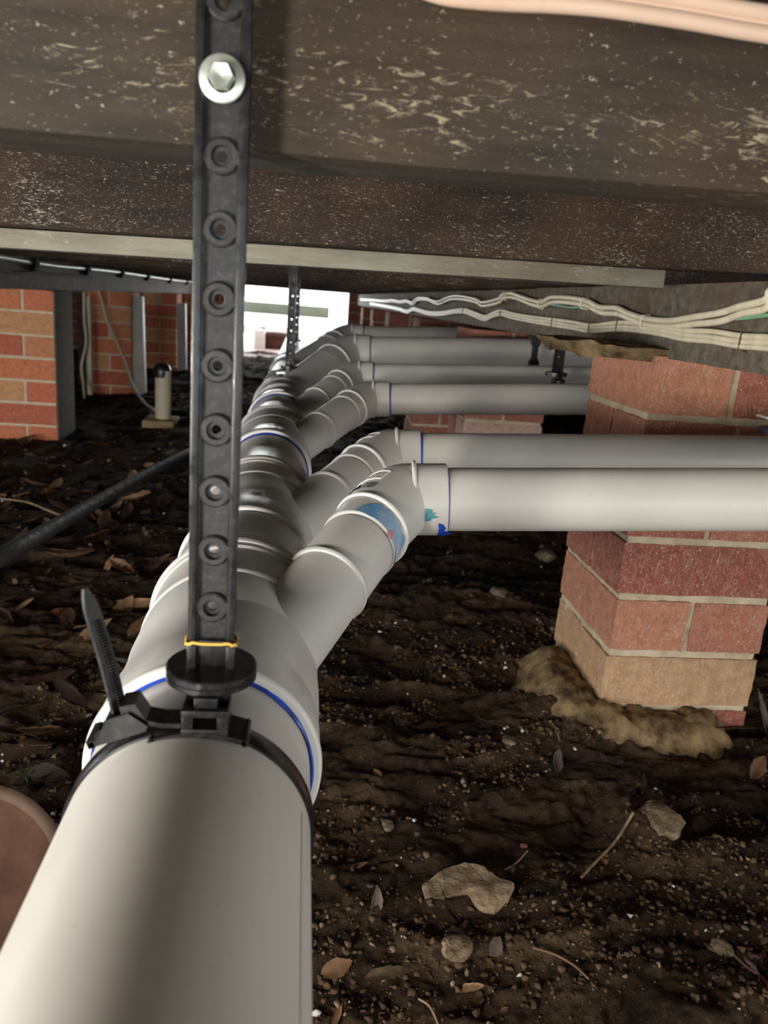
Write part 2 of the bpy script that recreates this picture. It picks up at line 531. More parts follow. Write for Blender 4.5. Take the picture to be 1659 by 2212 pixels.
ORD = ['first', 'second', 'third', 'fourth', 'fifth', 'sixth', 'seventh', 'eighth', 'ninth', 'tenth', 'eleventh', 'twelfth', 'thirteenth']
place = ['nearest, with the black strap bolted to its face', 'second from the camera, with a pale batten along its foot', 'third from the camera, just behind the pale batten',
         'fourth from the camera, carrying the second strap']
for i, y in enumerate(JY):
    bm = beam(-3.4, 2.9, y, y + 0.050, 0.055, 0.163, 120 if i < 3 else 12, 0, 0.0035 if i < 2 else 0.003, i + 1)
    if i < 2:
        for v in bm.verts:
            if v.co.z < 0.1: v.co.z += ((0.0, 0.011), (0.0025, 0.020))[i][1] * max(-1.2, min(1.2, v.co.x)) + (0.0, 0.0025)[i]
    if i < 4:
        tag(obj('floor_joist', bm, M_JOIST if i == 0 else M_JOIST2, None, 40, loc=(0, y, 0.0)), 'dark timber floor joist, ' + place[i], 'joist')
    else:
        tag(obj('floor_joist', bm, M_JOIST2, None, 40, loc=(0, y, 0.0)), 'dark timber floor joist beyond the second strap, ' + ORD[i] + ' from the camera', 'joist', 'far floor joists')
# pale batten under the second joist
bm = newbm(); box(bm, -1.9, 0.445, 0.985, 1.02, 0.0330, 0.0545, 0.001)
for v in bm.verts:
    v.co.z += 0.020 * v.co.x + 0.0015
    v.co.y += 0.002
es = [e for e in bm.edges if abs(e.verts[0].co.x - e.verts[1].co.x) > 1]
bmesh.ops.subdivide_edges(bm, edges=es, cuts=50)
wobble(bm, 0.0018, seed=9)
tag(obj('timber_batten', bm, M_PALE, None, 40, loc=(0, 0.99, 0)), 'pale weathered timber batten running under the second joist', 'batten')
# bearers
bm = beam(0.477, 0.560, -0.4, 7.5, -0.043, 0.052, 150, 1, 0.004, 21)
tag(obj('timber_bearer', bm, M_BEARER, None, 40, loc=(0.5, 0.0, 0.0)), 'grey brown timber bearer with cream cables stapled along its side', 'bearer')
bm = beam(-1.08, -0.955, 0.9, 7.45, -0.050, 0.040, 60, 1, 0.004, 22)
tag(obj('timber_bearer', bm, M_BEARER, None, 40, loc=(-1.0, 0.9, 0.0)), 'grey timber bearer over the left hand brick piers', 'bearer')

# ------------------------------------------------------------------ brick piers
def pier(x0, y0, zt, zb, label, tones, seed, detail=True, n0=0, loc=None, group=None):
    t_ = thing('brick_pier', (x0 + 0.115, y0 + 0.115, zb), label, 'pier', group)
    rnd = random.Random(seed)
    bm = newbm(); lay = bm.loops.layers.float_color.new('tone')
    z = zt; row = n0
    w = 0.23
    while z > zb + 0.01:
        za, zz = max(z - 0.076, zb), z
        for k in range(2):
            j = lambda: rnd.uniform(-0.0018, 0.0018)
            if row % 2 == 0:
                a, b_ = (x0, x0 + 0.110) if k == 0 else (x0 + 0.120, x0 + w)
                c, d = y0, y0 + w
            else:
                a, b_ = x0, x0 + w
                c, d = (y0, y0 + 0.110) if k == 0 else (y0 + 0.120, y0 + w)
            q = j()
            vs = box(bm, a + j(), b_ + j(), c + q, d + j(), za + j() * 0.5, zz + j() * 0.5, 0.0 if detail else 0.003, 0)
            if detail:
                fs = set(f for v in vs for f in v.link_faces)
                es = list(set(e for f in fs for e in f.edges if e.calc_length() > 0.05))
                rr = bmesh.ops.subdivide_edges(bm, edges=es, cuts=9, use_grid_fill=True)
                nv = set(v for g in rr['geom'] if isinstance(g, bmesh.types.BMVert) for v in [g]) | set(vs)
                vs = [v for v in nv if v.is_valid]
                for v in vs:
                    p = v.co
                    nn = float(fbm(np.array([p.x * 60 + p.z * 43 + seed]), np.array([p.y * 60 + p.z * 71]), 2)[0]) - 0.5
                    cx, cy, cz = (a + b_) / 2, (c + d) / 2, (za + zz) / 2
                    v.co += (Vector((cx, cy, cz)) - p).normalized() * nn * 0.0035
            tone = tones[(row * 2 + k) % len(tones)] if isinstance(tones, list) else rnd.choice(tones)
            for f in set(f for v in vs if v.is_valid for f in v.link_faces):
                for l in f.loops: l[lay] = (*tone, 1)
        z -= 0.086; row += 1
    obj('brickwork', bm, [M_BRICK], t_, 35)
    bm = newbm()
    mi = 0.0034 if detail else 0.004
    box(bm, x0 + mi, x0 + w - mi, y0 + mi, y0 + w - mi, zb, zt - 0.002, 0)
    if detail:
        bmesh.ops.subdivide_edges(bm, edges=bm.edges[:], cuts=30, use_grid_fill=True)
        for v in bm.verts:
            p = v.co
            nn = float(fbm(np.array([p.x * 90 + p.z * 63]), np.array([p.y * 90 + p.z * 91]), 2)[0]) - 0.5
            cdir = Vector((x0 + w / 2, y0 + w / 2, p.z)) - p
            v.co -= cdir.normalized() * (nn * 0.0075)
    obj('mortar', bm, [M_MORTAR if x0 > 0 else M_MORTARL], t_, 40)
    return t_
T_R = (0.36, 0.115, 0.075); T_R2 = (0.43, 0.16, 0.10); T_O = (0.50, 0.21, 0.12); T_T = (0.48, 0.29, 0.155); T_RR = (0.32, 0.095, 0.065)
P0 = pier(0.461, 1.01, -0.040, -0.62, 'nearest brick pier, red and tan, standing on a yellow mortar footing', [T_O, T_R, T_R2, T_R2, T_R, T_R2, T_RR, T_RR, T_O, T_R2, T_T, T_T, T_R2, T_R], 3)
# mortar slab squeezed under the bearer
bm = newbm()
n = 48
ringt, ringb = [], []
for k in range(n):
    a = 2 * math.pi * k / n
    ex = 0.150 * math.copysign(abs(math.cos(a)) ** 0.75, math.cos(a)); ey = 0.128 * math.copysign(abs(math.sin(a)) ** 0.6, math.sin(a))
    wob = 1 + 0.06 * math.sin(5 * a + 1) + 0.035 * math.sin(11 * a)
    off = -0.105 if math.cos(a) < -0.3 else 0
    px_, py_ = 0.561 + ex * wob + off * 0.62, 1.125 + ey * wob
    ringt.append(bm.verts.new((px_, py_, -0.030 + 0.002 * math.sin(7 * a))))
    inner = 0.90
    ringb.append(bm.verts.new((0.565 + (px_ - 0.565) * inner, 1.125 + (py_ - 1.125) * inner, -0.049 + 0.0025 * math.sin(6 * a + 2))))
for k in range(n):
    bm.faces.new((ringt[k], ringb[k], ringb[(k + 1) % n], ringt[(k + 1) % n]))
bm.faces.new(ringt); bm.faces.new(list(reversed(ringb)))
bmesh.ops.triangulate(bm, faces=[f for f in bm.faces if len(f.verts) > 4])
bmesh.ops.subdivide_edges(bm, edges=bm.edges[:], cuts=2)
for v in bm.verts:
    nn = float(fbm(np.array([v.co.x * 60]), np.array([v.co.y * 60 + v.co.z * 80]), 3)[0]) - 0.5
    v.co.z += nn * 0.006
bmesh.ops.recalc_face_normals(bm, faces=bm.faces)
obj('mortar_cap', bm, M_HAUNCH, P0, 50)['label'] = 'yellow mortar cap squeezed out under the bearer'
# mortar haunch at the base
def mound_mesh(bm, cx, cy, rx, ry, zb, zt, seed, nr=26, na=90, sq=0.8, flat=0.55):
    prev = None
    cen = bm.verts.new((cx, cy, zt))
    for i in range(1, nr + 1):
        f = i / nr
        ring = []
        for k in range(na):
            a = 2 * math.pi * k / na
            wob = 1 + 0.22 * (float(fbm(np.array([math.cos(a) * 2 + 5 + seed]), np.array([math.sin(a) * 2 + 5]), 3)[0]) - 0.5) * 2
            x = cx + math.copysign(abs(math.cos(a)) ** sq, math.cos(a)) * rx * f * wob
            y = cy + math.copysign(abs(math.sin(a)) ** sq, math.sin(a)) * ry * f * wob
            prof = 1.0 if f < flat else 0.5 + 0.5 * math.cos(math.pi * (f - flat) / (1 - flat))
            z = zb + (zt - zb) * prof + (float(fbm(np.array([x * 45 + seed]), np.array([y * 45]), 4)[0]) - 0.5) * 0.026
            ring.append(bm.verts.new((x, y, z)))
        if prev is None:
            for k in range(na): bm.faces.new((cen, ring[k], ring[(k + 1) % na]))
        else:
            for k in range(na): bm.faces.new((prev[k], ring[k], ring[(k + 1) % na], prev[(k + 1) % na]))
        prev = ring
bm = newbm()
mound_mesh(bm, 0.535, 1.090, 0.200, 0.215, -0.640, -0.552, 2.0)
for v in bm.verts:
    v.co.z += max(0.0, 0.50 - v.co.x) * 0.28 + (float(fbm(np.array([v.co.x * 130]), np.array([v.co.y * 130]), 3)[0]) - 0.5) * 0.012
obj('mortar_footing', bm, M_HAUNCH, P0, 60)['label'] = 'rough yellow mortar footing'
pier(0.463, 2.19, -0.052, -0.64, 'second brick pier under the right bearer, whitewashed bricks behind the grey pipes', [T_R2, T_R, (0.55, 0.36, 0.28), T_R], 4, False)
pier(0.461, 3.20, -0.052, -0.66, 'third brick pier under the right bearer, half hidden behind the second', [T_R, T_RR], 5, False)
for k, y in enumerate((4.40, 5.45, 6.45)):
    pier(0.461, y, -0.052, -0.66, ORD[k + 3] + ' brick pier under the right bearer, far off near the daylight', [T_R, T_RR], 6 + k, False, group='far piers of the right bearer')
LT = [(0.80, 0.25, 0.11), (0.76, 0.22, 0.10), (0.78, 0.38, 0.17), (0.74, 0.19, 0.09), (0.66, 0.16, 0.085), (0.76, 0.29, 0.13)]
PL = pier(-1.163, 3.15, -0.052, -0.75, 'large orange brick pier at the left edge, nearest under the left bearer', LT, 12, False)
bm = newbm(); box(bm, -0.9335, -0.9290, 3.151, 3.379, -0.74, -0.053, 0.001)
obj('rendered_side', bm, mat_mortar('grey_mortar_render', (0.20, 0.17, 0.14), (0.13, 0.11, 0.09)), PL, 40)['label'] = 'grey mortar smeared over the side face'
pier(-1.172, 4.55, -0.052, -0.75, 'orange brick pier with a cream wire hanging across it', LT, 13, False)
pier(-1.135, 5.90, -0.052, -0.72, 'small orange brick pier beside the added white strip', LT[2:] + LT[:2], 14, False)
pier(-1.13, 7.15, -0.052, -0.70, 'farthest orange brick pier under the left bearer, partly behind the strap', LT, 15, False)

# ------------------------------------------------------------------ main drain
AX, AZ, RM = -0.0407, -0.242, 0.055
def axis_pt(y): return Vector((AX, y, AZ))
def main_part(name, prof, mat, parent, sharp=30, seg=128):
    bm = newbm()
    lathe(bm, prof, (AX, 0, AZ), (0, 1, 0), seg, 0)
    bmesh.ops.recalc_face_normals(bm, faces=bm.faces)
    return obj(name, bm, mat, parent, sharp)
def bead(y, r, h=0.0022, w=0.0030):
    return [(y + w * math.sin(a) , r + h * math.cos(a) ) for a in [R(x) for x in (-90, -60, -30, 0, 30, 60, 90)]]
def seam_ring(bm, y, r, rr, seg=160, seed=0):
    """irregular glue bead round the drain"""
    rings = []
    for k in range(seg):
        a = 2 * math.pi * k / seg
        q = rr * (0.55 + 0.9 * float(fbm(np.array([math.cos(a) * 3 + 9 + seed]), np.array([math.sin(a) * 3 + 9]), 3)[0]))
        ring = []
        for j in range(8):
            b_ = 2 * math.pi * j / 8
            rad = r + q * 0.55 * math.cos(b_)
            ring.append(bm.verts.new((AX + rad * math.cos(a), y + q * 1.1 * math.sin(b_), AZ + rad * math.sin(a))))
        rings.append(ring)
    for k in range(seg):
        A, B = rings[k], rings[(k + 1) % seg]
        for j in range(8):
            bm.faces.new((A[j], A[(j + 1) % 8], B[(j + 1) % 8], B[j]))
    bmesh.ops.recalc_face_normals(bm, faces=bm.faces)

pipe0 = thing('drain_pipe', (AX, 0.0, AZ), 'large grey drain pipe filling the foreground, below the black strap', 'pipe')
main_part('pipe_wall', [(-0.6, RM), (-0.2, RM), (0.0, RM), (0.2, RM), (0.40, RM)], M_PIPE, pipe0)
bm = newbm()   # thin extrusion line along the right flank
sweep(bm, [(AX + (RM + 0.0001) * math.cos(R(25)), yy, AZ + (RM + 0.0001) * math.sin(R(25))) for yy in np.linspace(-0.1, 0.30, 12)], 0.00022, 5)
obj('mould_line', bm, simple('grey_scratch', (0.40, 0.36, 0.30), (0.30, 0.27, 0.22), 80), pipe0)

def wye(yb, y1, ya, C, D, rb, label, group=None, ring_l=0.145, seed=0, big=False):
    """45-type junction: body round the drain, side branch reaching towards the elbow corner C"""
    A = Vector((AX, ya, AZ)); C = Vector(C)
    d = (C - A).normalized(); L = (C - A).length
    t_ = thing('wye_junction', (AX, yb, AZ), label, 'pipe junction', group)
    rs = 0.0605
    main_part('body', [(yb + 0.004, 0.0555), (yb + 0.003, rs), (yb + 0.006, rs + 0.0004), (yb + 0.045, rs), (yb + 0.050, rs - 0.0012), (y1 - 0.045, rs - 0.0012), (y1 - 0.040, rs), (y1, rs), (y1, 0.055)], M_FIT, t_, 25)
    main_part('socket_lip', [(yb + 0.0035, 0.0560), (yb, 0.0568), (yb - 0.0003, 0.0600), (yb + 0.001, 0.0612), (yb + 0.0045, 0.0616), (yb + 0.0065, 0.0606)], M_LIP, t_, 40)
    bm = newbm(); seam_ring(bm, yb - 0.0006, 0.0563, 0.0017, seed=seed)
    obj('glue_seam', bm, M_BLUE, t_, 60)['label'] = 'blue primer line round the joint'
    # side branch with a flared root
    rbo = rb + (0.0018 if not big else 0.004)
    bm = newbm()
    pts = [0.0, 0.02, 0.035, 0.05, 0.065, ring_l * 0.75, ring_l, L - 0.088 if not big else L - 0.125]
    lathe(bm, [(0.0, rbo * 1.0), (0.5 * ring_l, rbo), (ring_l - 0.004, rbo)] + bead(ring_l, rbo + 0.0002, 0.0022, 0.0028) + [(ring_l + 0.004, rbo + 0.0004), (pts[-1] - 0.001, rbo + 0.0006), (pts[-1], rbo - 0.0002), (pts[-1], rb)], A, d, 96)
    bmesh.ops.recalc_face_normals(bm, faces=bm.faces)
    obj('branch', bm, M_FIT, t_, 28)
    # bulged web between body and branch
    bm = newbm()
    rings = []
    for i, s in enumerate(np.linspace(0, 1, 14)):
        yy = yb + 0.012 + s * (y1 - yb - 0.03)
        k = math.sin(math.pi * min(1, s * 1.0)) ** 0.8
        ring = []
        for j in range(96):
            a = 2 * math.pi * j / 96
            dirv = Vector((math.cos(a), 0, math.sin(a)))
            up = Vector((d.x, 0, d.z)).normalized()
            wgt = max(0.0, dirv.dot(up)) ** 2.2
            r_ = 0.0580 + 0.0005 + wgt * k * 0.003
            ring.append(bm.verts.new((AX + r_ * dirv.x, yy, AZ + r_ * dirv.z)))
        rings.append(ring)
    for a_, b_ in zip(rings, rings[1:]):
        for j in range(96): bm.faces.new((a_[j], a_[(j + 1) % 96], b_[(j + 1) % 96], b_[j]))
    bmesh.ops.recalc_face_normals(bm, faces=bm.faces)
    obj('web', bm, M_FIT, t_, 60)
    return t_, A, d, L

def elbow(A, d, L, C, D, r, yb, label, seedv=0, big=False, blue=True, group=None):
    D = Vector(D).normalized(); C = Vector(C); d = Vector(d)
    k = min(1.5, r / 0.028)
    a_len, b_len = (0.086, 0.045) if not big else (0.123, 0.062)
    rs = r + 0.0038 * (1 if not big else 1.2)
    S = C - d * a_len; E = C + D * b_len
    t_ = thing('pipe_elbow', tuple(C), label, 'pipe elbow', group)
    pa, ra = [], []
    ti0, ti1 = (0.052, 0.012) if not big else (0.070, 0.020)
    B0 = C - d * (ti0 + 0.004); B1 = C + D * ti1
    # socket A
    rl = rs + 0.0004
    for l_, rr in ((0, r - 0.001), (0.0002, rs - 0.0006), (0.0012, rs), (a_len - ti0 - 0.006, rs)):
        pa.append(S + d * l_); ra.append(rr)
    ringA = pa[-1] + d * 0.002
    for q in range(0, 13):
        u = q / 12
        p = B0 * (1 - u) ** 2 + C * 2 * u * (1 - u) + B1 * u ** 2
        pa.append(p); ra.append(rs + 0.0010 * math.sin(math.pi * u))
    for l_, rr in ((0.003, rs), (b_len - ti1 - 0.001, rs), (b_len - ti1, rs - 0.0008), (b_len - ti1 + 0.0002, r - 0.001)):
        pa.append(B1 + D * l_); ra.append(rr)
    bm = newbm(); sweep(bm, pa, ra, 80, 0, False)
    obj('elbow_body', bm, M_FIT, t_, 28)
    bm = newbm()
    dl = (B0 - ringA); nrm = d
    lathe(bm, bead(0, rs + 0.0002, 0.0020 * k, 0.0028 * k), B0 - d * 0.001, (d * 0.97 + D * 0.10), 80)
    lathe(bm, bead(0, rs + 0.0012, 0.0016 * k, 0.0020 * k), B1 + D * 0.004, D, 80)
    bmesh.ops.recalc_face_normals(bm, faces=bm.faces)
    obj('socket_rim', bm, M_LIP, t_, 60)['label'] = 'pale raised socket rims'
    if blue:
        bm = newbm()
        q = 0.35 if label.startswith('nearest') else 1.0
        lathe(bm, [(0, r - 0.0002), (-0.0004 * q, r + 0.0018 * q), (0.0004 * q, r + 0.0026 * q), (0.0018 * q, r + 0.0014 * q), (0.0024 * q, r - 0.0002)], E + D * 0.0002, D, 80, closed=True)
        bmesh.ops.recalc_face_normals(bm, faces=bm.faces)
        obj('glue_seam', bm, M_BLUE, t_, 60)['label'] = 'blue primer line at the elbow socket'
    return t_, E

def coupling(y0, y1, y2, label, group=None, threads=False):
    t_ = thing('expansion_coupling', (AX, y0, AZ), label, 'pipe coupling', group)
    prof = [(y0, 0.0555), (y0 + 0.001, 0.0595)] + bead(y0 + 0.006, 0.0602, 0.0016, 0.0035) + [(y0 + 0.011, 0.0600), (y1 - 0.012, 0.0612)]
    prof += [(y1 - 0.010, 0.0628), (y1 - 0.006, 0.0632)] + bead(y1 - 0.001, 0.0630, 0.0022, 0.0035) + [(y1 + 0.003, 0.0615)]
    yy = y1 + 0.004
    for k in range(4):
        prof += [(yy, 0.0600), (yy + 0.001, 0.0614), (yy + 0.003, 0.0614), (yy + 0.004, 0.0600)]
        yy += 0.006
    prof += [(yy + 0.002, 0.0590), (y2 - 0.001, 0.0585), (y2, 0.0552)]
    main_part('coupling_body', prof, M_FIT, t_, 25)
    return t_

def branch_pipe(E, D, r, length, label, group=None):
    D = Vector(D).normalized(); E = Vector(E)
    bm = newbm()
    lathe(bm, [(-0.02, r), (0.0, r)] + [(length * q / 6, r) for q in range(1, 7)], E, D, 96, cap0=True, cap1=True)
    return tag(obj('branch_pipe', bm, M_PIPE, None, 30, loc=tuple(E)), label, 'pipe', group)

D1 = Vector((0.9925, -0.096, 0.075)).normalized()
SPEC = [  # blue seam y, body end, branch root y, elbow corner, direction, radius, pipe length, ordinal words
    (0.366, 0.505, 0.41, (0.0874, 0.669, -0.1668), D1, 0.028, 1.6, 'nearest'),
    (0.672, 0.815, 0.70, (0.1050, 0.950, -0.1815), Vector((0.43, -0.043, 0.029)), 0.028, 1.6, 'second'),
    (1.085, 1.225, 1.14, (0.1150, 1.420, -0.1705), Vector((0.348, -0.034, 0.026)), 0.028, 1.2, 'third'),
    (1.540, 1.640, 1.42, (0.1060, 1.680, -0.1560), Vector((0.348, -0.034, 0.022)), 0.028, 1.2, 'fourth'),
    (1.900, 2.060, 1.83, (0.1150, 2.105, -0.1385), Vector((0.581, -0.057, 0.036)), 0.0465, 1.5, 'fifth'),
    (2.500, 2.700, 2.46, (0.1450, 2.780, -0.1330), Vector((0.581, -0.057, 0.036)), 0.0465, 2.0, 'sixth'),
]
look = ['carrying blue and red primer smears', 'shaded, with a raised frame on its bend', 'seen between the grey tubes', 'small and dark, half hidden', 'wide, behind the second strap', 'farthest and darkest, near the daylight']
for i, (yb, y1, ya, C, D, r, ln, word) in enumerate(SPEC):
    big = r > 0.04
    t_, A, d, L = wye(yb, y1, ya, C, D, r, f'{word} grey wye junction on the drain, counting from the camera', ring_l=0.155 if not big else 0.26, seed=i * 3, big=big)
    el, E = elbow(A, d, L, C, D, r, yb, f'{word} grey elbow from the camera, {look[i]}', big=big)
    if i == 0: EL1, E1, A1, d1v, L1 = el, E, A, d, L
    if i == 1: EL2 = el
    lab = ['nearest grey branch pipe, brightly lit, crossing in front of the brick pier', 'shaded grey branch pipe just behind the nearest one, crossing the pier',
           'third grey branch pipe, pinkish, with the black hanger standing on it', 'dark narrow strip of branch pipe between the third and the fifth',
           'wide pale branch pipe above the others, behind the black hangers', 'farthest grey branch pipe, just under the bearer'][i]
    branch_pipe(E, D, r, ln, lab)
    if not big:
        # short link between wye socket and elbow socket
        bm = newbm()
        lathe(bm, [(L - 0.095, r), (L - 0.070, r)], A, d, 64)
        obj('spigot', bm, M_PIPE, t_, 30)
coupling(0.505, 0.568, 0.668, 'nearest ribbed expansion coupling on the drain, beside the black strap')
coupling(0.815, 0.880, 0.980, 'second ribbed expansion coupling on the drain, behind the first branch')
coupling(1.225, 1.320, 1.420, 'third ribbed coupling on the drain, banded in pale rings')
coupling(1.680, 1.780, 1.880, 'fourth ribbed coupling on the drain, just before the second strap')
dp = thing('drain_pipe', (AX, 0.66, AZ), 'long grey drain pipe running on through all the far junctions to the daylight', 'pipe')
main_part('pipe_wall', [(0.50, RM), (1.0, RM), (2.0, RM), (3.0, RM), (5.2, RM)], M_PIPE, dp)

# primer smears and print on the nearest elbow (children of it)
def patch_on_tube(org, d, r, l0, l1, a0, a1, seedv, mat, name, parent, na=60, nl=16, lift=0.0005, ragged=0.6):
    d, u, w = frame_of(d)
    bm = newbm(); grid = []
    for i in range(na + 1):
        f = i / na; a = a0 + (a1 - a0) * f
        e = math.sin(math.pi * f) ** 0.5
        n1 = float(fbm(np.array([f * 6 + seedv]), np.array([1.3]), 3)[0]) - 0.5
        n2 = float(fbm(np.array([f * 9 + seedv]), np.array([7.7]), 3)[0]) - 0.5
        la = l0 + (l1 - l0) * (0.0 + n2 * 0.15)
        lb = la + (l1 - l0) * max(0.06, e * (1 + n1 * ragged * 2))
        row = []
        for j in range(nl + 1):
            l_ = la + (lb - la) * j / nl
            row.append(bm.verts.new(Vector(org) + d * l_ + (u * math.cos(a) + w * math.sin(a)) * (r + lift)))
        grid.append(row)
    for i in range(na):
        for j in range(nl):
            bm.faces.new((grid[i][j], grid[i + 1][j], grid[i + 1][j + 1], grid[i][j + 1]))
    bmesh.ops.recalc_face_normals(bm, faces=bm.faces)
    o = obj(name, bm, mat, parent, 60)
    return o

# ------------------------------------------------------------------ hangers
def plate_cells(bm, x0, x1, zs, half, y0, y1, rh, seg=24):
    """plate with a round hole at each z in zs; cells of height 2*half, front at y0, back at y1"""
    xc = (x0 + x1) / 2
    for z in zs:
        outer, inner = [], []
        for k in range(seg):
            a = 2 * math.pi * k / seg + math.pi / seg
            c, s = math.cos(a), math.sin(a)
            m_ = min((x1 - x0) / 2 / max(abs(c), 1e-6), half / max(abs(s), 1e-6))
            outer.append((xc + c * m_, z + s * m_)); inner.append((xc + c * rh, z + s * rh))
        F = [bm.verts.new((p[0], y0, p[1])) for p in outer]; FI = [bm.verts.new((p[0], y0, p[1])) for p in inner]
        B = [bm.verts.new((p[0], y1, p[1])) for p in outer]; BI = [bm.verts.new((p[0], y1, p[1])) for p in inner]
        for k in range(seg):
            n_ = (k + 1) % seg
            bm.faces.new((F[k], F[n_], FI[n_], FI[k])); bm.faces.new((B[n_], B[k], BI[k], BI[n_]))
            bm.faces.new((FI[k], FI[n_], BI[n_], BI[k])); bm.faces.new((F[n_], F[k], B[k], B[n_]))
def annulus(bm, c, n_, r0, r1, h, seg=32, mat=0):
    lathe(bm, [(0, r0), (h, r0 + 0.0004), (h, r1 - 0.0008), (h - 0.0006, r1), (0, r1)], c, n_, seg, mat)

def hanger(xc, yf, ztop, zdisc, label, zcrest, n_holes, group=None, wing=True, half=0.0101):
    """strap of plate, rails and ring bosses; turn disc; saddle seated on the pipe crest"""
    t_ = thing('pipe_hanger', (xc, yf, zdisc), label, 'pipe hanger', group)
    w = 0.0102
    yp0, yp1 = yf + 0.0035, yf + 0.0052
    zlow = zdisc + 0.026
    pitch = 0.02635
    zs = [zdisc + 0.0305 + pitch * k for k in range(n_holes)]
    bm = newbm()
    plate_cells(bm, xc - w, xc + w, zs, pitch / 2, yp0, yp1, 0.0021)
    box(bm, xc - w, xc + w, yp0, yp1, zdisc + 0.014, zs[0] - pitch / 2)
    top = zs[-1] + pitch / 2
    if top < ztop: box(bm, xc - w, xc + w, yp0, yp1, top, ztop)
    bmesh.ops.recalc_face_normals(bm, faces=bm.faces)
    obj('strap_plate', bm, M_BLKM, t_)
    for sgn in (-1, 1):
        bm = newbm()
        xa = xc + sgn * w
        box(bm, min(xa, xa - sgn * 0.0034), max(xa, xa - sgn * 0.0034), yf, yp1 + 0.0004, zdisc + 0.012, max(ztop, top), 0.0005)
        box(bm, min(xa - sgn * 0.0042, xa - sgn * 0.0034), max(xa - sgn * 0.0042, xa - sgn * 0.0034), yf + 0.0018, yp1, zdisc + 0.012, max(ztop, top), 0.0)
        obj('strap_rail', bm, M_BLK, t_, 35)
    for z in zs:
        bm = newbm()
        annulus(bm, (xc, yp0 + 0.0001, z), (0, -1, 0), 0.0036, 0.0069, 0.0024)
        for sgn in (-1, 1):
            box(bm, xc + sgn * 0.0062 - 0.0012, xc + sgn * 0.0062 + 0.0012, yf + 0.0012, yp0, z - 0.0026, z + 0.0026, 0.0004)
        bmesh.ops.recalc_face_normals(bm, faces=bm.faces)
        obj('ring_boss', bm, M_BLKM, t_, 35)
    # foot prongs on the disc
    bm = newbm()
    for sgn in (-1, 1):
        box(bm, xc + sgn * 0.0086 - 0.0020, xc + sgn * 0.0086 + 0.0020, yf - 0.0005, yp1 + 0.0006, zdisc + 0.0015, zdisc + 0.013, 0.0005)
    box(bm, xc - 0.0068, xc + 0.0068, yp0 - 0.001, yp1, zdisc + 0.0015, zdisc + 0.0145, 0.0005)
    obj('strap_foot', bm, M_BLK, t_, 35)
    # turn disc, two layers
    cy = yf + 0.006
    bm = newbm()
    lathe(bm, [(0.0, 0.0), (0.0, 0.0195), (0.0006, 0.0203), (0.0028, 0.0203), (0.0032, 0.0199), (0.0036, 0.0203), (0.0062, 0.0203), (0.0068, 0.0196), (0.0068, 0.0)], (xc, cy, zdisc - 0.0048), (0, 0, 1), 72)
    bmesh.ops.remove_doubles(bm, verts=bm.verts, dist=1e-6)
    bmesh.ops.recalc_face_normals(bm, faces=bm.faces)
    obj('turn_disc', bm, M_BLK, t_, 30)
    # saddle block with a tie slot and curved wings
    bm = newbm()
    zt_, zb_ = zdisc - 0.0045, zcrest - 0.0005
    ys = yf - 0.019
    box(bm, xc - 0.0095, xc + 0.0095, ys + 0.0030, ys + 0.016, zt_ - 0.0065, zt_ - 0.0040, 0.0003)
    box(bm, xc - 0.0050, xc + 0.0050, ys + 0.002, ys + 0.017, zt_ - 0.0045, zt_ + 0.0006, 0.0004)
    for sgn in (-1, 1):
        box(bm, xc + sgn * 0.0075 - 0.0024, xc + sgn * 0.0075 + 0.0024, ys, ys + 0.018, zb_, zt_ - 0.0040, 0.0004)
    box(bm, xc - 0.0099, xc + 0.0099, ys - 0.0006, ys + 0.0008, zt_ - 0.0070, zt_ - 0.0040, 0.0002)
    box(bm, xc - 0.0099, xc + 0.0099, ys - 0.0006, ys + 0.0008, zb_, zb_ + 0.0042, 0.0002)
    obj('saddle_block', bm, M_BLK, t_, 35)
    if wing:
        bm = newbm()
        rows = []
        for k in range(25):
            a = -0.37 + 0.74 * k / 24 + (xc - AX) / RM * 0.0
            row = []
            for (yy, rr) in ((ys - 0.001, RM + 0.0002), (ys - 0.001, RM + 0.0022), (ys + 0.018, RM + 0.0022), (ys + 0.018, RM + 0.0002)):
                row.append(bm.verts.new((AX + 0.004 + rr * math.sin(a), yy, AZ + rr * math.cos(a))))
            rows.append(row)
        for a_, b_ in zip(rows, rows[1:]):
            for j in range(4): bm.faces.new((a_[j], a_[(j + 1) % 4], b_[(j + 1) % 4], b_[j]))
        bm.faces.new(rows[0]); bm.faces.new(list(reversed(rows[-1])))
        for a_ in (rows[0], rows[-1]):
            xm = a_[0].co
            sweep_pts = [(xm.x, ys - 0.001, xm.z + 0.001), (xm.x, ys + 0.018, xm.z + 0.001)]
            sweep(bm, sweep_pts, 0.0016, 10)
        bmesh.ops.recalc_face_normals(bm, faces=bm.faces)
        obj('saddle_wing', bm, M_BLK, t_, 35)
    return t_

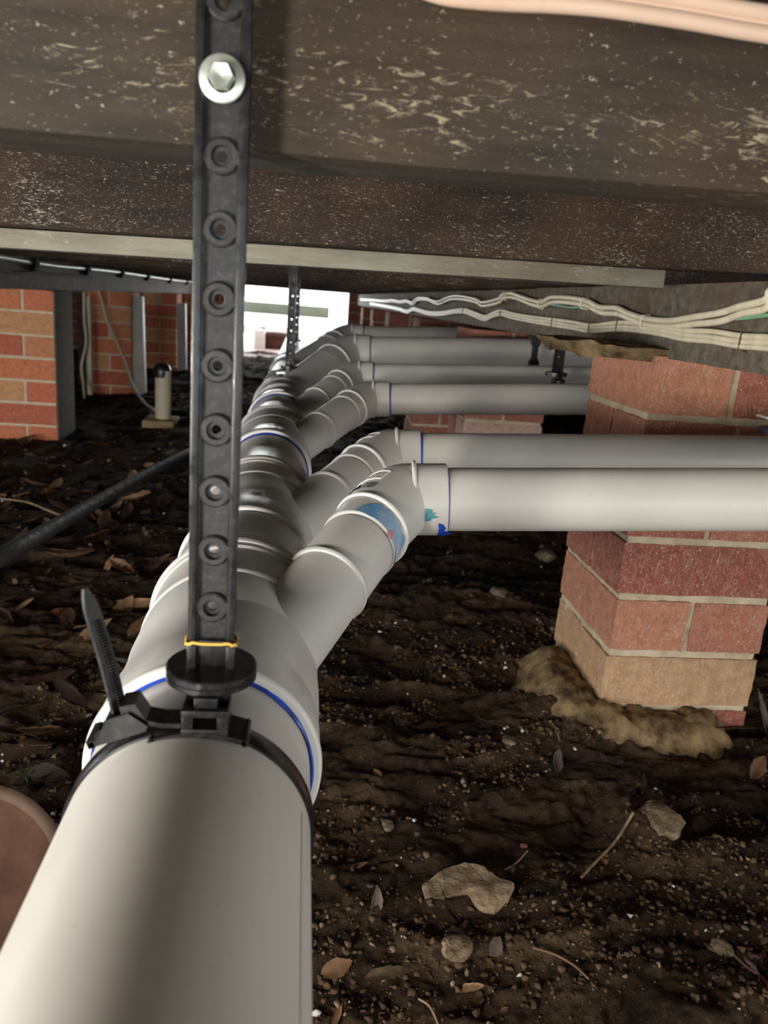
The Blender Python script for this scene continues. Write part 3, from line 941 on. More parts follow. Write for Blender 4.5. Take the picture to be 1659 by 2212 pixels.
def cable_tie(y, label, group=None, full=True, tail=True, scale=1.0):
    t_ = thing('cable_tie', (AX, y, AZ + RM), label, 'cable tie', group)
    bm = newbm()
    w = 0.0062
    lathe(bm, [(-w, RM + 0.0003), (-w, RM + 0.0014), (-w + 0.0012, RM + 0.0018), (w - 0.0012, RM + 0.0018), (w, RM + 0.0014), (w, RM + 0.0003)], (AX, y, AZ), (0, 1, 0), 160, closed=True)
    bmesh.ops.recalc_face_normals(bm, faces=bm.faces)
    obj('band', bm, M_BLK, t_, 30)
    # ratchet head, standing off the crest to the left
    hx, hz = AX - 0.0300, AZ + 0.0590
    bm = newbm()
    # strap rising from saddle into the head
    def ribbon(pts, hw, th, nm, mat=M_BLK, taper=None, wv=Vector((0, 1, 0))):
        bm = newbm(); rows = []
        for i, p in enumerate(pts):
            a = Vector(pts[max(0, i - 1)]); b_ = Vector(pts[min(len(pts) - 1, i + 1)])
            tv = (b_ - a).normalized(); nv = tv.cross(wv).normalized() * -1
            q = hw if taper is None else hw * taper[i]
            p = Vector(p)
            rows.append([bm.verts.new(p + wv * (sy * q) + nv * sn * th) for sy, sn in ((-1, -1), (1, -1), (1, 1), (-1, 1))])
        for a_, b_ in zip(rows, rows[1:]):
            for j in range(4): bm.faces.new((a_[j], a_[(j + 1) % 4], b_[(j + 1) % 4], b_[j]))
        bm.faces.new(rows[0]); bm.faces.new(list(reversed(rows[-1])))
        bmesh.ops.recalc_face_normals(bm, faces=bm.faces)
        return obj(nm, bm, mat, t_, 35)
    ribbon([(AX - 0.004, y, AZ + RM + 0.0035), (AX - 0.012, y, AZ + RM + 0.0035), (AX - 0.020, y, AZ + 0.0600), (AX - 0.026, y, AZ + 0.0640)], w, 0.0011, 'band_end')
    bm = newbm()
    Mh = Matrix.Translation(Vector((hx, y, hz))) @ Matrix.Rotation(R(-20), 4, 'Y')
    def prism(poly, y0_, y1_):
        f = [bm.verts.new(Mh @ Vector((px_, y0_, pz_))) for px_, pz_ in poly]
        g = [bm.verts.new(Mh @ Vector((px_, y1_, pz_))) for px_, pz_ in poly]
        n_ = len(poly)
        bm.faces.new(f); bm.faces.new(list(reversed(g)))
        for k_ in range(n_): bm.faces.new((f[k_], g[k_], g[(k_ + 1) % n_], f[(k_ + 1) % n_]))
    trap = [(-0.0150, -0.0062), (0.0100, -0.0062), (0.0115, -0.0040), (0.0060, 0.0042), (-0.0040, 0.0042), (-0.0100, -0.0030), (-0.0150, -0.0040)]
    prism(trap, -0.0080, -0.0062); prism(trap, 0.0062, 0.0080)
    prism([(-0.0155, -0.0066), (-0.0125, -0.0066), (-0.0125, -0.0030), (-0.0155, -0.0030)], -0.0080, 0.0080)
    prism([(0.0010, -0.0062), (0.0118, -0.0050), (0.0095, 0.0068), (0.0030, 0.0076)], -0.0062, 0.0062)
    prism([(-0.0042, -0.0060), (-0.0022, -0.0060), (-0.0022, 0.0042), (-0.0042, 0.0042)], -0.0062, 0.0062)
    bmesh.ops.recalc_face_normals(bm, faces=bm.faces)
    obj('head', bm, M_BLK, t_, 35)
    if tail:
        n = 16
        pts = []; tp = []
        for i in range(n + 1):
            f = i / n
            pts.append((AX - 0.0305 - 0.0105 * f - 0.0035 * f * f, y, AZ + 0.058 + 0.060 * f))
            tp.append(0.92 if f < 0.8 else 0.92 * (1 - ((f - 0.8) / 0.2) ** 2 * 0.75))
        tail_o = ribbon(pts, 0.0042, 0.0008, 'tail', M_BLKM, tp, Vector((0.55, 0.835, 0)))
        # toothed centre track
        bm = newbm()
        for i in range(34):
            f = i / 44
            p = Vector((AX - 0.0305 - 0.0105 * f - 0.0035 * f * f + 0.0010, y, AZ + 0.060 + 0.058 * f))
            box(bm, -0.0018, 0.0018, -0.0010, -0.0004, 0, 0.0007, M=Matrix.Translation(p) @ Matrix.Rotation(R(56), 4, 'Z'))
        obj('teeth', bm, M_BLKM, tail_o)
    else:
        ribbon([(AX - 0.0305, y, AZ + 0.058), (AX - 0.036, y, AZ + 0.072)], 0.0052, 0.0008, 'tail', M_BLKM)
    return t_

XS = -0.0342
hanger(XS, 0.3275, 0.160, -0.166, 'tall black ladder strap in the foreground, bolted to the nearest joist', AZ + RM, 11)
cable_tie(0.3175, 'black cable tie with a long upright tail, nearest on the drain')
# bolt through the strap
bt = thing('hex_bolt', (XS, 0.3270, 0.0748), 'silver flanged hex bolt holding the strap to the joist', 'bolt')
bm = newbm()
lathe(bm, [(0.004, 0.0), (0.004, 0.0042), (0.0, 0.0076), (-0.0004, 0.0083), (-0.0014, 0.0085), (-0.0022, 0.0082), (-0.0026, 0.0070), (-0.0030, 0.0052)], (XS, 0.3270, 0.0748), (0, 1, 0), 64)
bmesh.ops.recalc_face_normals(bm, faces=bm.faces)
obj('flange', bm, M_ZINC, bt, 40)
bm = newbm()
lathe(bm, [(-0.002, 0.0050), (-0.0066, 0.0050), (-0.0074, 0.0044), (-0.0070, 0.0026), (-0.0066, 0.0)], (XS, 0.3270, 0.0748), (0, 1, 0), 6)
bmesh.ops.recalc_face_normals(bm, faces=bm.faces)
obj('bolt_head', bm, M_ZINC, bt, 25)
# rubber band round the strap
pts = []
for k in range(65):
    a = 2 * math.pi * k / 64
    c, s = math.cos(a), math.sin(a)
    px_ = XS + 0.0110 * math.copysign(abs(c) ** 0.35, c)
    py_ = 0.3302 + 0.0046 * math.copysign(abs(s) ** 0.35, s)
    pts.append((px_, py_, -0.1515 - 0.0006 * math.cos(2 * a) * (1 if s < 0 else -1) + 0.0003 * math.sin(9 * a)))
bm = newbm(); sweep(bm, pts, 0.00075, 8, 0, False)
tag(obj('rubber_band', bm, M_RUBBER, None, 60, loc=(XS, 0.33, -0.1515)), 'yellow rubber band round the foot of the nearest strap', 'rubber band')
# more hangers along the drain
hanger(-0.0290, 1.905, 0.160, -0.164, 'second black ladder strap along the drain, against the daylight', AZ + RM, 11)
cable_tie(1.895, 'black cable tie on the drain below the second strap', tail=False)
hanger(-0.0290, 3.10, 0.160, -0.164, 'third black strap along the drain, blurred beside the white daylight', AZ + RM, 11)
# hangers of the branch pipes
def px(u, v, y=None, x=None, z=None):
    dvec = cr * (u - 829.5) + cd * (v - 1106.0) + cf * FPX
    if y is not None: return dvec * (y / dvec.y)
    if x is not None: return dvec * (x / dvec.x)
    return dvec * (z / dvec.z)
p = px(1203, 812, y=1.44)
hanger(p.x, 1.44, -0.047, p.z + 0.004, 'black hanger strap standing on the third branch pipe', p.z - 0.018, 1, wing=False)
p = px(1152, 786, y=1.86)
t_ = thing('pipe_bracket', tuple(p), 'black flared bracket left of the hanger strap, in front of the wide pale pipe', 'bracket')
bm = newbm()
prof = [(0.088, 0.030), (0.070, 0.025), (0.058, 0.0125), (0.045, 0.0100), (0.040, 0.0065), (0.014, 0.0062), (0.006, 0.0115), (-0.008, 0.0125), (-0.014, 0.0095)]
rows = []
for dz, hw in prof:
    rows.append([bm.verts.new((p.x + sx_ * hw, p.y + sy_ * 0.006, p.z + dz)) for sx_, sy_ in ((-1, -1), (1, -1), (1, 1), (-1, 1))])
for a_, b_ in zip(rows, rows[1:]):
    for j in range(4): bm.faces.new((a_[j], a_[(j + 1) % 4], b_[(j + 1) % 4], b_[j]))
bm.faces.new(rows[0]); bm.faces.new(list(reversed(rows[-1])))
bmesh.ops.recalc_face_normals(bm, faces=bm.faces)
obj('bracket_arm', bm, M_BLK, t_, 35)
bm = newbm(); box(bm, p.x - 0.032, p.x + 0.032, p.y - 0.010, p.y + 0.010, p.z + 0.083, p.z + 0.092, 0.001)
obj('bracket_plate', bm, M_BLKM, t_, 35)
# clamp at the right edge on the second pipe
p = px(1662, 915, y=0.895)
t_ = thing('pipe_clamp', tuple(p), 'grey metal pipe clamp cut by the right edge of the picture', 'clamp')
bm = newbm(); box(bm, p.x - 0.012, p.x + 0.018, p.y - 0.012, p.y + 0.012, p.z + 0.006, p.z + 0.0095, 0.0008)
obj('clamp_plate', bm, M_ZINC, t_, 35)
bm = newbm(); box(bm, p.x - 0.008, p.x + 0.018, p.y - 0.009, p.y + 0.009, p.z - 0.013, p.z - 0.004, 0.001)
box(bm, p.x + 0.004, p.x + 0.010, p.y - 0.005, p.y + 0.005, p.z - 0.006, p.z + 0.007, 0.0005)
obj('clamp_saddle', bm, M_BLKM, t_, 35)

# ------------------------------------------------------------------ marks on the nearest elbow and pipe
def frames(d):
    return frame_of(d)
def ang_of(d, target):
    """angle (in frame_of(d)) that faces the camera-side direction target"""
    d, u, w = frame_of(d)
    return math.atan2(Vector(target).dot(w), Vector(target).dot(u))
C1 = Vector(SPEC[0][3]); r1 = 0.028 + 0.0038
a_top = ang_of(d1v, (-0.2, -0.3, 1)); a_rgt = ang_of(d1v, (1, -0.6, -0.2))
if a_rgt - a_top > math.pi: a_rgt -= 2 * math.pi
if a_top - a_rgt > math.pi: a_rgt += 2 * math.pi
S1 = C1 - d1v * 0.086
patch_on_tube(S1, d1v, r1, 0.0005, 0.024, a_top, a_rgt + (a_rgt - a_top) * 0.10, 1.0, M_SMEAR, 'primer_smear', EL1)['label'] = 'pale blue primer smear round the elbow socket'
am = a_top + (a_rgt - a_top) * 0.62
patch_on_tube(S1, d1v, r1 + 0.0004, -0.003, 0.006, am - 0.10, am + 0.10, 4.0, M_RED, 'primer_spot', EL1, 20, 6)['label'] = 'small red primer spot'
Dn = D1
a_f = ang_of(Dn, (0, -1, -0.25))
patch_on_tube(E1 - Dn * 0.020, Dn, r1, 0.0, 0.010, a_f - 0.12, a_f + 0.25, 6.0, M_TEAL, 'primer_smudge', EL1, 24, 8, ragged=1.5)['label'] = 'teal primer smudge on the elbow socket'
a_b = ang_of(Dn, (0, -0.8, -1))
patch_on_tube(E1 - Dn * 0.013, Dn, r1, 0.005, 0.014, a_b - 0.45, a_b + 0.45, 9.0, M_BLUE, 'primer_drip', EL1, 30, 8)['label'] = 'blue primer drip under the socket'
def frame_label(el, C, d, D, r, ink=True):
    d, u, w = frame_of(d)
    B0 = C - d * 0.056; B1 = C + D * 0.012
    def P(uu, a, lift):
        p = B0 * (1 - uu) ** 2 + C * 2 * uu * (1 - uu) + B1 * uu ** 2
        tv = ((C - B0) * (1 - uu) + (B1 - C) * uu).normalized()
        ref = Vector((-0.70, -0.22, 0.68)); n_ = (ref - tv * ref.dot(tv)).normalized(); s_ = tv.cross(n_)
        return p + (n_ * math.cos(a) + s_ * math.sin(a)) * (r + lift)
    bm = newbm()
    a0, a1, u0, u1 = -0.75, 0.45, 0.30, 0.52
    loop = [(u0, a0 + (a1 - a0) * k / 10) for k in range(11)] + [(u1, a1 - (a1 - a0) * k / 10) for k in range(11)] + [(u0, a0)]
    sweep(bm, [P(a, b_, 0.0012) for a, b_ in loop], 0.0005, 6)
    obj('moulded_frame', bm, M_LIP, el, 60)['label'] = 'moulded rectangular frame of raised lettering'
    bm = newbm()   # worn raised characters inside the frame
    rnd = random.Random(3)
    for k in range(9):
        ac = a0 + 0.10 + (a1 - a0 - 0.2) * k / 8
        for q in range(3):
            u_a, u_b = u0 + 0.05 + rnd.random() * 0.05, u1 - 0.05 - rnd.random() * 0.05
            sweep(bm, [P(u_a, ac + rnd.uniform(-0.035, 0.035), 0.0011), P(u_b, ac + rnd.uniform(-0.035, 0.035), 0.0011)], 0.00028, 5)
    obj('raised_lettering', bm, M_FIT, el, 60)
    if ink:
        bm = newbm()
        for k in range(22):
            if k in (4, 9, 15): continue
            ac = a0 + 0.05 + 1.25 * k / 22
            for q in range(2):
                u_a = 0.10 + rnd.random() * 0.02; u_b = 0.20 + rnd.random() * 0.02
                sweep(bm, [P(u_a, ac + rnd.uniform(-0.015, 0.015), 0.0011), P(u_b, ac + rnd.uniform(-0.015, 0.015), 0.0011)], 0.00022, 5)
        obj('printed_code', bm, M_INK, el)['label'] = 'small black printed code, worn and unreadable'
frame_label(EL1, C1, d1v, D1, r1)
C2 = Vector(SPEC[1][3]); d2v = (C2 - Vector((AX, SPEC[1][2], AZ))).normalized()
frame_label(EL2, C2, d2v, Vector(SPEC[1][4]).normalized(), r1, False)

# ------------------------------------------------------------------ cables
def on_bearer(pts, xb=0.474):
    return [tuple(px(u, v, x=xb - dx)) for u, v, dx in pts]
up = [(1800, 612), (1659, 658), (1610, 668), (1560, 685), (1500, 694), (1450, 700), (1400, 694), (1360, 682), (1335, 672), (1300, 670), (1272, 655), (1235, 649), (1195, 648), (1175, 657), (1150, 652), (1125, 643), (1105, 638), (1088, 642), (1080, 650), (1045, 657), (1030, 649), (990, 642), (968, 646), (950, 654), (935, 650), (925, 646), (905, 646), (893, 655), (880, 650), (865, 652), (850, 649), (830, 650), (805, 648), (780, 647)]
lo = [(1800, 752), (1659, 741), (1600, 737), (1540, 727), (1480, 723), (1420, 713), (1345, 705), (1280, 709), (1240, 703), (1200, 697), (1150, 690), (1110, 682), (1085, 676), (1065, 681), (1050, 687), (1028, 680), (1005, 672), (980, 673), (960, 677), (930, 677), (905, 670), (893, 668), (880, 673), (860, 667), (830, 661), (800, 656)]
rc = random.Random(4)
for nm, base, offs, words in (('up', up, (-0.0040, 0.0040), ('upper edge', 'lower edge')), ('lo', lo, (-0.0052, 0.0, 0.0052), ('top', 'middle', 'bottom'))):
    for k, dz in enumerate(offs):
        pts = []
        for i, (u, v) in enumerate(base):
            P = px(u, v, x=0.471)
            jit = rc.uniform(-0.0008, 0.0008)
            pts.append((0.4705 - (0.0035 if (nm == 'up' and k == 0) else 0.001) + rc.uniform(-0.001, 0.001), P.y, P.z - dz + jit))
        pts = [(pts[0][0], -0.36, pts[0][2] + 0.004), (pts[0][0], -0.02, pts[0][2] + 0.002)] + pts
        lab = f'cream cable, {words[k]} of the wavy upper pair on the bearer' if nm == 'up' else f'cream cable, {words[k]} of the three in the lower run on the bearer'
        tube_thing('electric_cable', pts, 0.0042 if nm == 'up' else 0.0032, M_CABLE, lab, 'cable', seg=10, per=5)
tube_thing('earth_wire', on_bearer([(1760, 668, .004), (1659, 681, .004), (1600, 688, .002), (1550, 691, .001)]), 0.0022, M_GREEN, 'green wire below the upper cables at the right edge', 'wire')
tube_thing('earth_wire', on_bearer([(1182, 657, .003), (1205, 660, .004), (1235, 664, .004), (1268, 662, .003)]), 0.0016, M_GREEN, 'short green wire sagging under the upper cables', 'wire')
CL = [(1613, 740), (1342, 706), (1282, 708), (1200, 697), (1087, 678), (1005, 671)]
for kc, (u, v) in enumerate(CL):
    P = px(u, v, x=0.474)
    bm = newbm()
    a = [(0.4745, P.y, P.z + 0.0105), (0.4660, P.y, P.z + 0.0085), (0.4655, P.y, P.z), (0.4660, P.y, P.z - 0.0085), (0.4745, P.y, P.z - 0.0105)]
    sweep(bm, a, 0.0010, 8)
    tag(obj('cable_clip', bm, M_CLIP, None, 60, loc=tuple(P)), 'small brown clip on the lower cream cable run, ' + ORD[kc] + ' from the right', 'clip', 'clips of the lower cable run')
for kc, (u, v) in enumerate([(1402, 696), (1270, 656), (1175, 657), (1095, 640)]):
    P = px(u, v, x=0.474)
    bm = newbm()
    a = [(0.4745, P.y, P.z + 0.0095), (0.4625, P.y, P.z + 0.0080), (0.4615, P.y, P.z), (0.4625, P.y, P.z - 0.0080), (0.4745, P.y, P.z - 0.0095)]
    sweep(bm, a, 0.0012, 8)
    tag(obj('cable_clip', bm, M_CABLE, None, 60, loc=tuple(P)), 'cream clip pinching the wavy upper cable pair, ' + ORD[kc] + ' from the right', 'clip', 'clips of the upper cable pair')
# thick pinkish cables close to the camera, top right
for k in range(3):
    pts = []
    for (u, v) in ((820, -60), (900, -26), (960, -6), (1030, 3), (1100, 8), (1200, 12), (1300, 20), (1400, 34), (1500, 50), (1600, 68), (1700, 84), (1850, 110)):
        P = px(u, v - 2 - 23 * k, y=0.322)
        pts.append((P.x, P.y - 0.0 + (0.0012 if k == 1 else 0.0) * 2, P.z))
    pts += [(0.45, 0.324, pts[-1][2] + 0.002), (1.2, 0.324, pts[-1][2] - 0.004), (2.4, 0.324, pts[-1][2])]
    pts = [(-2.4, 0.330, pts[0][2] + 0.030), (-0.6, 0.330, pts[0][2] + 0.028), (-0.12, 0.328, pts[0][2] + 0.012)] + pts
    tube_thing('electric_cable', pts, 0.0030, M_CABLEP, ['lowest', 'middle', 'uppermost'][k] + ' of the thick pinkish cables across the top right corner', 'cable', seg=16)

# left conduit with clips on the left bearer
cp = [(-90, 541), (0, 555), (65, 566), (130, 575), (187, 580), (260, 588), (320, 597), (370, 604), (420, 610), (470, 617), (520, 622)]
tube_thing('conduit', [tuple(px(u, v, x=-0.948)) for u, v in cp], 0.0095, M_CONDUIT, 'thin pale blue conduit along the top of the left bearer', 'conduit')
for kc, (u, v) in enumerate([(72, 568), (187, 581), (262, 589), (318, 597), (367, 604), (403, 608)]):
    P = px(u, v, x=-0.946)
    bm = newbm(); box(bm, P.x - 0.012, P.x + 0.014, P.y - 0.030, P.y + 0.030, P.z - 0.014, P.z + 0.014, 0.003)
    box(bm, P.x - 0.008, P.x + 0.008, P.y - 0.02, P.y + 0.02, P.z - 0.026, P.z - 0.012, 0.002)
    tag(obj('conduit_clip', bm, M_CLIPB, None, 40, loc=tuple(P)), 'black clip on the pale conduit of the left bearer, ' + ORD[kc] + ' from the left', 'clip', 'clips of the pale conduit')
tube_thing('old_wire', [tuple(px(u, v, x=-0.950)) for u, v in ((-60, 576), (0, 584), (40, 590), (85, 588), (120, 594), (160, 596), (200, 601))], 0.0055, M_BEARER, 'thin grey wire sagging below the pale conduit', 'wire')

# ------------------------------------------------------------------ left background
tube_thing('hanging_wire', [tuple(px(u, v, y=yy)) for u, v, yy in ((214, 628, 4.52), (222, 655, 4.50), (230, 690, 4.49), (250, 735, 4.49), (272, 785, 4.47), (285, 830, 4.40), (310, 868, 4.2), (335, 885, 3.9))], 0.0075, M_CABLE, 'cream wire hanging across the second orange brick pier', 'wire')
tube_thing('hanging_wire', [tuple(px(u, v, y=yy)) for u, v, yy in ((182, 632, 4.44), (182, 690, 4.42), (186, 740, 4.42), (176, 790, 4.40), (180, 830, 4.36), (184, 880, 4.2))], 0.0075, M_CABLE, 'cream wire hanging down left of the second orange brick pier', 'wire')
def stake(u0, v0, u1, v1, y, hw, mat, label, name='timber_stake'):
    a, b_ = px(u0, v0, y=y), px(u1, v1, y=y)
    bm = newbm(); box(bm, -hw, hw, -hw, hw, 0, (a - b_).length, 0.002)
    q = Vector((0, 0, 1)).rotation_difference((a - b_).normalized()).to_matrix().to_4x4()
    bmesh.ops.transform(bm, matrix=Matrix.Translation(b_) @ q, verts=bm.verts)
    return tag(obj(name, bm, mat, None, 40, loc=tuple(b_)), label, 'post')
stake(190, 640, 196, 885, 4.46, 0.013, M_CABLE, 'thin pale timber stake at the left corner of the second orange pier')
stake(296, 640, 303, 865, 4.62, 0.032, M_WHITE, 'pale strip added for the daylit right side of the second orange pier', 'added_side_strip')  # added strip, its white stands in for daylight on the pier side
stake(392, 655, 394, 822, 5.86, 0.030, M_WHITE, 'white strip added for the daylit right side of the small orange pier', 'added_side_strip')  # same kind of stand-in: lit pier side built as a white strip
stake(176, 650, 180, 880, 4.80, 0.020, M_JOIST2, 'dark stake in the gap between the two left brick piers')
# capped stub pipe
P = px(350, 800, y=3.55); Pb = px(352, 905, y=3.55)
gzb = gz(Pb.x, 3.55)
t_ = thing('stub_pipe', (Pb.x, 3.55, Pb.z), 'upright cream stub pipe with a black cap, standing on the soil', 'pipe')
bm = newbm(); lathe(bm, [(0, 0.034), (P.z - Pb.z, 0.034)], Pb, (0, 0, 1), 40, cap0=True)
obj('stub_wall', bm, M_CREAM, t_, 30)
bm = newbm()
lathe(bm, [(-0.030, 0.0355), (-0.012, 0.0365), (0.010, 0.036), (0.022, 0.030), (0.030, 0.014), (0.031, 0.0)], (P.x, 3.55, P.z), (0, 0, 1), 40)
bmesh.ops.recalc_face_normals(bm, faces=bm.faces)
obj('cap', bm, M_BLK, t_, 40)['label'] = 'black rubber cap'
bm = newbm(); box(bm, Pb.x - 0.075, Pb.x + 0.06, 3.46, 3.64, Pb.z - 0.03, Pb.z + 0.004, 0.006)
obj('base_block', bm, simple('tan_timber_block', (0.40, 0.29, 0.15), (0.25, 0.18, 0.09), 20), t_, 40)['label'] = 'tan block under the stub'
# black hose
pts = [px(-130, 1268, y=1.02), px(0, 1204, y=1.12), px(110, 1142, y=1.35), px(220, 1078, y=1.66), px(330, 1018, y=2.05), px(415, 975, y=2.45), px(480, 940, y=2.95), px(540, 915, y=3.3)]
tube_thing('poly_hose', [tuple(p) for p in pts], 0.0135, M_HOSE, 'straight black poly hose crossing the soil at the left', 'hose', seg=20)

# outside the far opening
Pp = px(560, 765, y=8.2)
bm = newbm(); box(bm, Pp.x - 0.055, Pp.x + 0.055, 8.15, 8.26, -0.63, -0.36, 0.006)
tag(obj('garden_post', bm, M_WHITE, None, 40, loc=(Pp.x, 8.2, -0.62)), 'short white post outside in the daylight', 'post')
Pq = px(592, 745, y=8.3)
t_ = thing('garden_pot', (Pq.x, 8.35, -0.62), 'round terracotta garden pot outside beside the white post', 'pot')
bm = newbm()
lathe(bm, [(0.0, 0.0), (0.0, 0.09), (0.10, 0.14), (0.20, 0.165), (0.21, 0.175), (0.235, 0.175), (0.235, 0.155), (0.19, 0.15)], (Pq.x, 8.35, -0.62), (0, 0, 1), 40)
bmesh.ops.recalc_face_normals(bm, faces=bm.faces)
obj('pot_body', bm, M_CLAY, t_, 40)
Pr = px(590, 667, y=8.4)
bm = newbm(); box(bm, -1.0, 0.25, 8.37, 8.44, Pr.z - 0.055, Pr.z + 0.055, 0.005)
tag(obj('fence_rail', bm, M_RAIL, None, 40, loc=(0, 8.4, Pr.z)), 'dull green horizontal rail across the far daylight', 'rail')
t_ = thing('garden_plant', (Pp.x + 0.0, 8.6, -0.62), 'small green plant outside above the white post', 'plant')
bm = newbm(); rnd = random.Random(8)
sweep(bm, [(Pp.x, 8.6, -0.62), (Pp.x + 0.01, 8.6, -0.34)], 0.006, 6)
obj('stem', bm, M_WEED, t_, 60)
bm = newbm()
for k in range(16):
    a = rnd.uniform(0, 6.28); zz = rnd.uniform(-0.40, -0.28); ln_ = rnd.uniform(0.05, 0.09)
    c = Vector((Pp.x, 8.6, zz)); dd = Vector((math.cos(a), math.sin(a), 0.4)); ss = Vector((-math.sin(a), math.cos(a), 0)) * 0.016
    v = [bm.verts.new(c), bm.verts.new(c + dd * ln_ * 0.5 + ss), bm.verts.new(c + dd * ln_), bm.verts.new(c + dd * ln_ * 0.5 - ss)]
    bm.faces.new(v)
obj('foliage', bm, M_WEED, t_, 60)

# ------------------------------------------------------------------ on the ground
def clay_saucer():
    c = px(-92, 1925, y=0.615)
    t_ = thing('clay_saucer', tuple(c), 'round terracotta saucer with a raised rim, cut by the left edge', 'saucer')
    n_ = Vector((0.35, -0.62, 0.70)).normalized()
    bm = newbm(); lathe(bm, [(0.0, 0.0), (0.001, 0.02), (0.0, 0.070), (0.003, 0.082)], c, n_, 72)
    bmesh.ops.remove_doubles(bm, verts=bm.verts, dist=1e-6); bmesh.ops.recalc_face_normals(bm, faces=bm.faces)
    obj('dish', bm, M_CLAY, t_, 60)
    bm = newbm(); lathe(bm, [(-0.022, 0.074), (0.002, 0.0805), (0.006, 0.0815), (0.008, 0.085), (0.008, 0.089), (0.006, 0.092), (-0.004, 0.091), (-0.024, 0.082)], c, n_, 72, closed=True)
    bmesh.ops.recalc_face_normals(bm, faces=bm.faces)
    obj('rim', bm, M_CLAYRIM, t_, 60)
clay_saucer()

def rock_bm(seed, sub=3, sx=1, sy=1, sz=1, rough=0.25):
    bm = newbm()
    bmesh.ops.create_icosphere(bm, subdivisions=sub, radius=1.0)
    for v in bm.verts:
        n1 = float(fbm(np.array([v.co.x * 1.6 + seed * 3.1 + 20]), np.array([v.co.y * 1.6 + v.co.z * 2.1 + 20]), 4)[0]) - 0.5
        v.co *= 1 + n1 * rough * 4
        v.co = Vector((v.co.x * sx, v.co.y * sy, v.co.z * sz))
    return bm
def put(o, x, y, dz=0.0):
    o.location = (x, y, gz(x, y) + dz)

# the large tan flake of stone
def slab(outline, th, seed):
    bm = newbm()
    top = [bm.verts.new((x, y, th)) for x, y in outline]
    bot = [bm.verts.new((x * 1.03, y * 1.03, 0)) for x, y in outline]
    n = len(outline)
    c = bm.verts.new((0, 0, th * 1.35)); cb = bm.verts.new((0, 0, 0))
    for k in range(n):
        bm.faces.new((c, top[k], top[(k + 1) % n])); bm.faces.new((cb, bot[(k + 1) % n], bot[k]))
        bm.faces.new((top[k], bot[k], bot[(k + 1) % n], top[(k + 1) % n]))
    bmesh.ops.triangulate(bm, faces=bm.faces)
    bmesh.ops.subdivide_edges(bm, edges=bm.edges[:], cuts=3, use_grid_fill=True)
    for v in bm.verts:
        nn = float(fbm(np.array([v.co.x * 70 + seed]), np.array([v.co.y * 70]), 4)[0]) - 0.5
        v.co.z += nn * 0.009
        v.co.x += nn * 0.003
    bmesh.ops.recalc_face_normals(bm, faces=bm.faces)
    return bm
outl = [(-0.053, 0.004), (-0.040, 0.018), (-0.028, 0.026), (-0.008, 0.034), (0.012, 0.030), (0.022, 0.018), (0.040, 0.008), (0.030, -0.010), (0.016, -0.022), (0.000, -0.018), (-0.008, -0.004), (-0.022, -0.004), (-0.036, -0.010), (-0.050, -0.008)]
o = obj('stone_flake', slab(outl, 0.008, 3), M_STONE, None, 50)
put(o, 0.198, 0.650, -0.004); o.rotation_euler = (R(10), R(-4), R(-6))
tag(o, 'large tan flake of stone lying on the soil, lower centre right', 'stone')
def stone_at(u, v, s, mat, label, seed, name='stone', flat=0.6):
    P = px(u, v, z=-0.572)
    o = obj(name, rock_bm(seed, 3, s, s * 0.8, s * flat), mat, None, 60)
    put(o, P.x, P.y, s * flat * 0.35); o.rotation_euler.z = seed * 1.7
    return tag(o, label, 'stone')
stone_at(838, 1782, 0.0085, M_CHIP, 'small tan lump of clay near the drain, above the pale curled leaf', 1, 'clay_lump')
stone_at(1131, 1827, 0.0042, M_LEAF_RED, 'tiny round reddish pebble above the tan stone flake', 2, 'pebble')
stone_at(1075, 1312, 0.020, M_CHIP, 'pale flat stone on the soil left of the nearest brick pier', 3, 'stone', 0.35)
stone_at(1560, 2050, 0.010, M_CHIP, 'grey tan stone near the lower right corner', 5, 'stone')
stone_at(985, 2060, 0.016, M_STONE, 'rough tan clod below the stone flake', 6, 'clay_lump', 0.4)
stone_at(1105, 1612, 0.014, M_CHIP, 'flat grey stone chip in front of the pier footing', 7, 'stone', 0.25)
stone_at(1425, 1785, 0.030, M_STONE, 'pale crumbly ridge of clay in front of the pier, behind the straight twig', 8, 'clay_lump', 0.42)
stone_at(960, 1400, 0.011, M_CRUMB, 'dark round clod beside the branch of the drain', 9, 'clay_lump', 0.7)
stone_at(1180, 1195, 0.030, M_CHIP, 'pale lump of clay behind the nearest branch pipe, left of the pier', 10, 'clay_lump', 0.5)

def leaf_bm(L, W, curl, bend, seed, fold=0.25):
    bm = newbm(); rows = []
    n = 12; rnd = random.Random(seed)
    sk = rnd.uniform(-0.25, 0.25)
    for i in range(n + 1):
        f = i / n
        w = W * math.sin(math.pi * f ** 0.8) ** 0.85 * (1 + 0.12 * rnd.uniform(-1, 1)) + 0.0004
        x = L * (f - 0.5)
        ang = bend * (f - 0.5) * 2
        zc = (1 - math.cos(ang)) * L * 0.4
        row = []
        for j in range(-2, 3):
            g = j / 2
            row.append(bm.verts.new((x, g * w + sk * L * (f - 0.5) ** 2, zc + abs(g) ** 1.5 * w * curl - fold * 0 + 0.0006 * rnd.uniform(-1, 1))))
        rows.append(row)
    for a, b in zip(rows, rows[1:]):
        for j in range(4): bm.faces.new((a[j], a[j + 1], b[j + 1], b[j]))
    bmesh.ops.solidify(bm, geom=bm.faces[:], thickness=0.0005)
    bmesh.ops.recalc_face_normals(bm, faces=bm.faces)
    return bm
LEAVES = []
rl = random.Random(31)
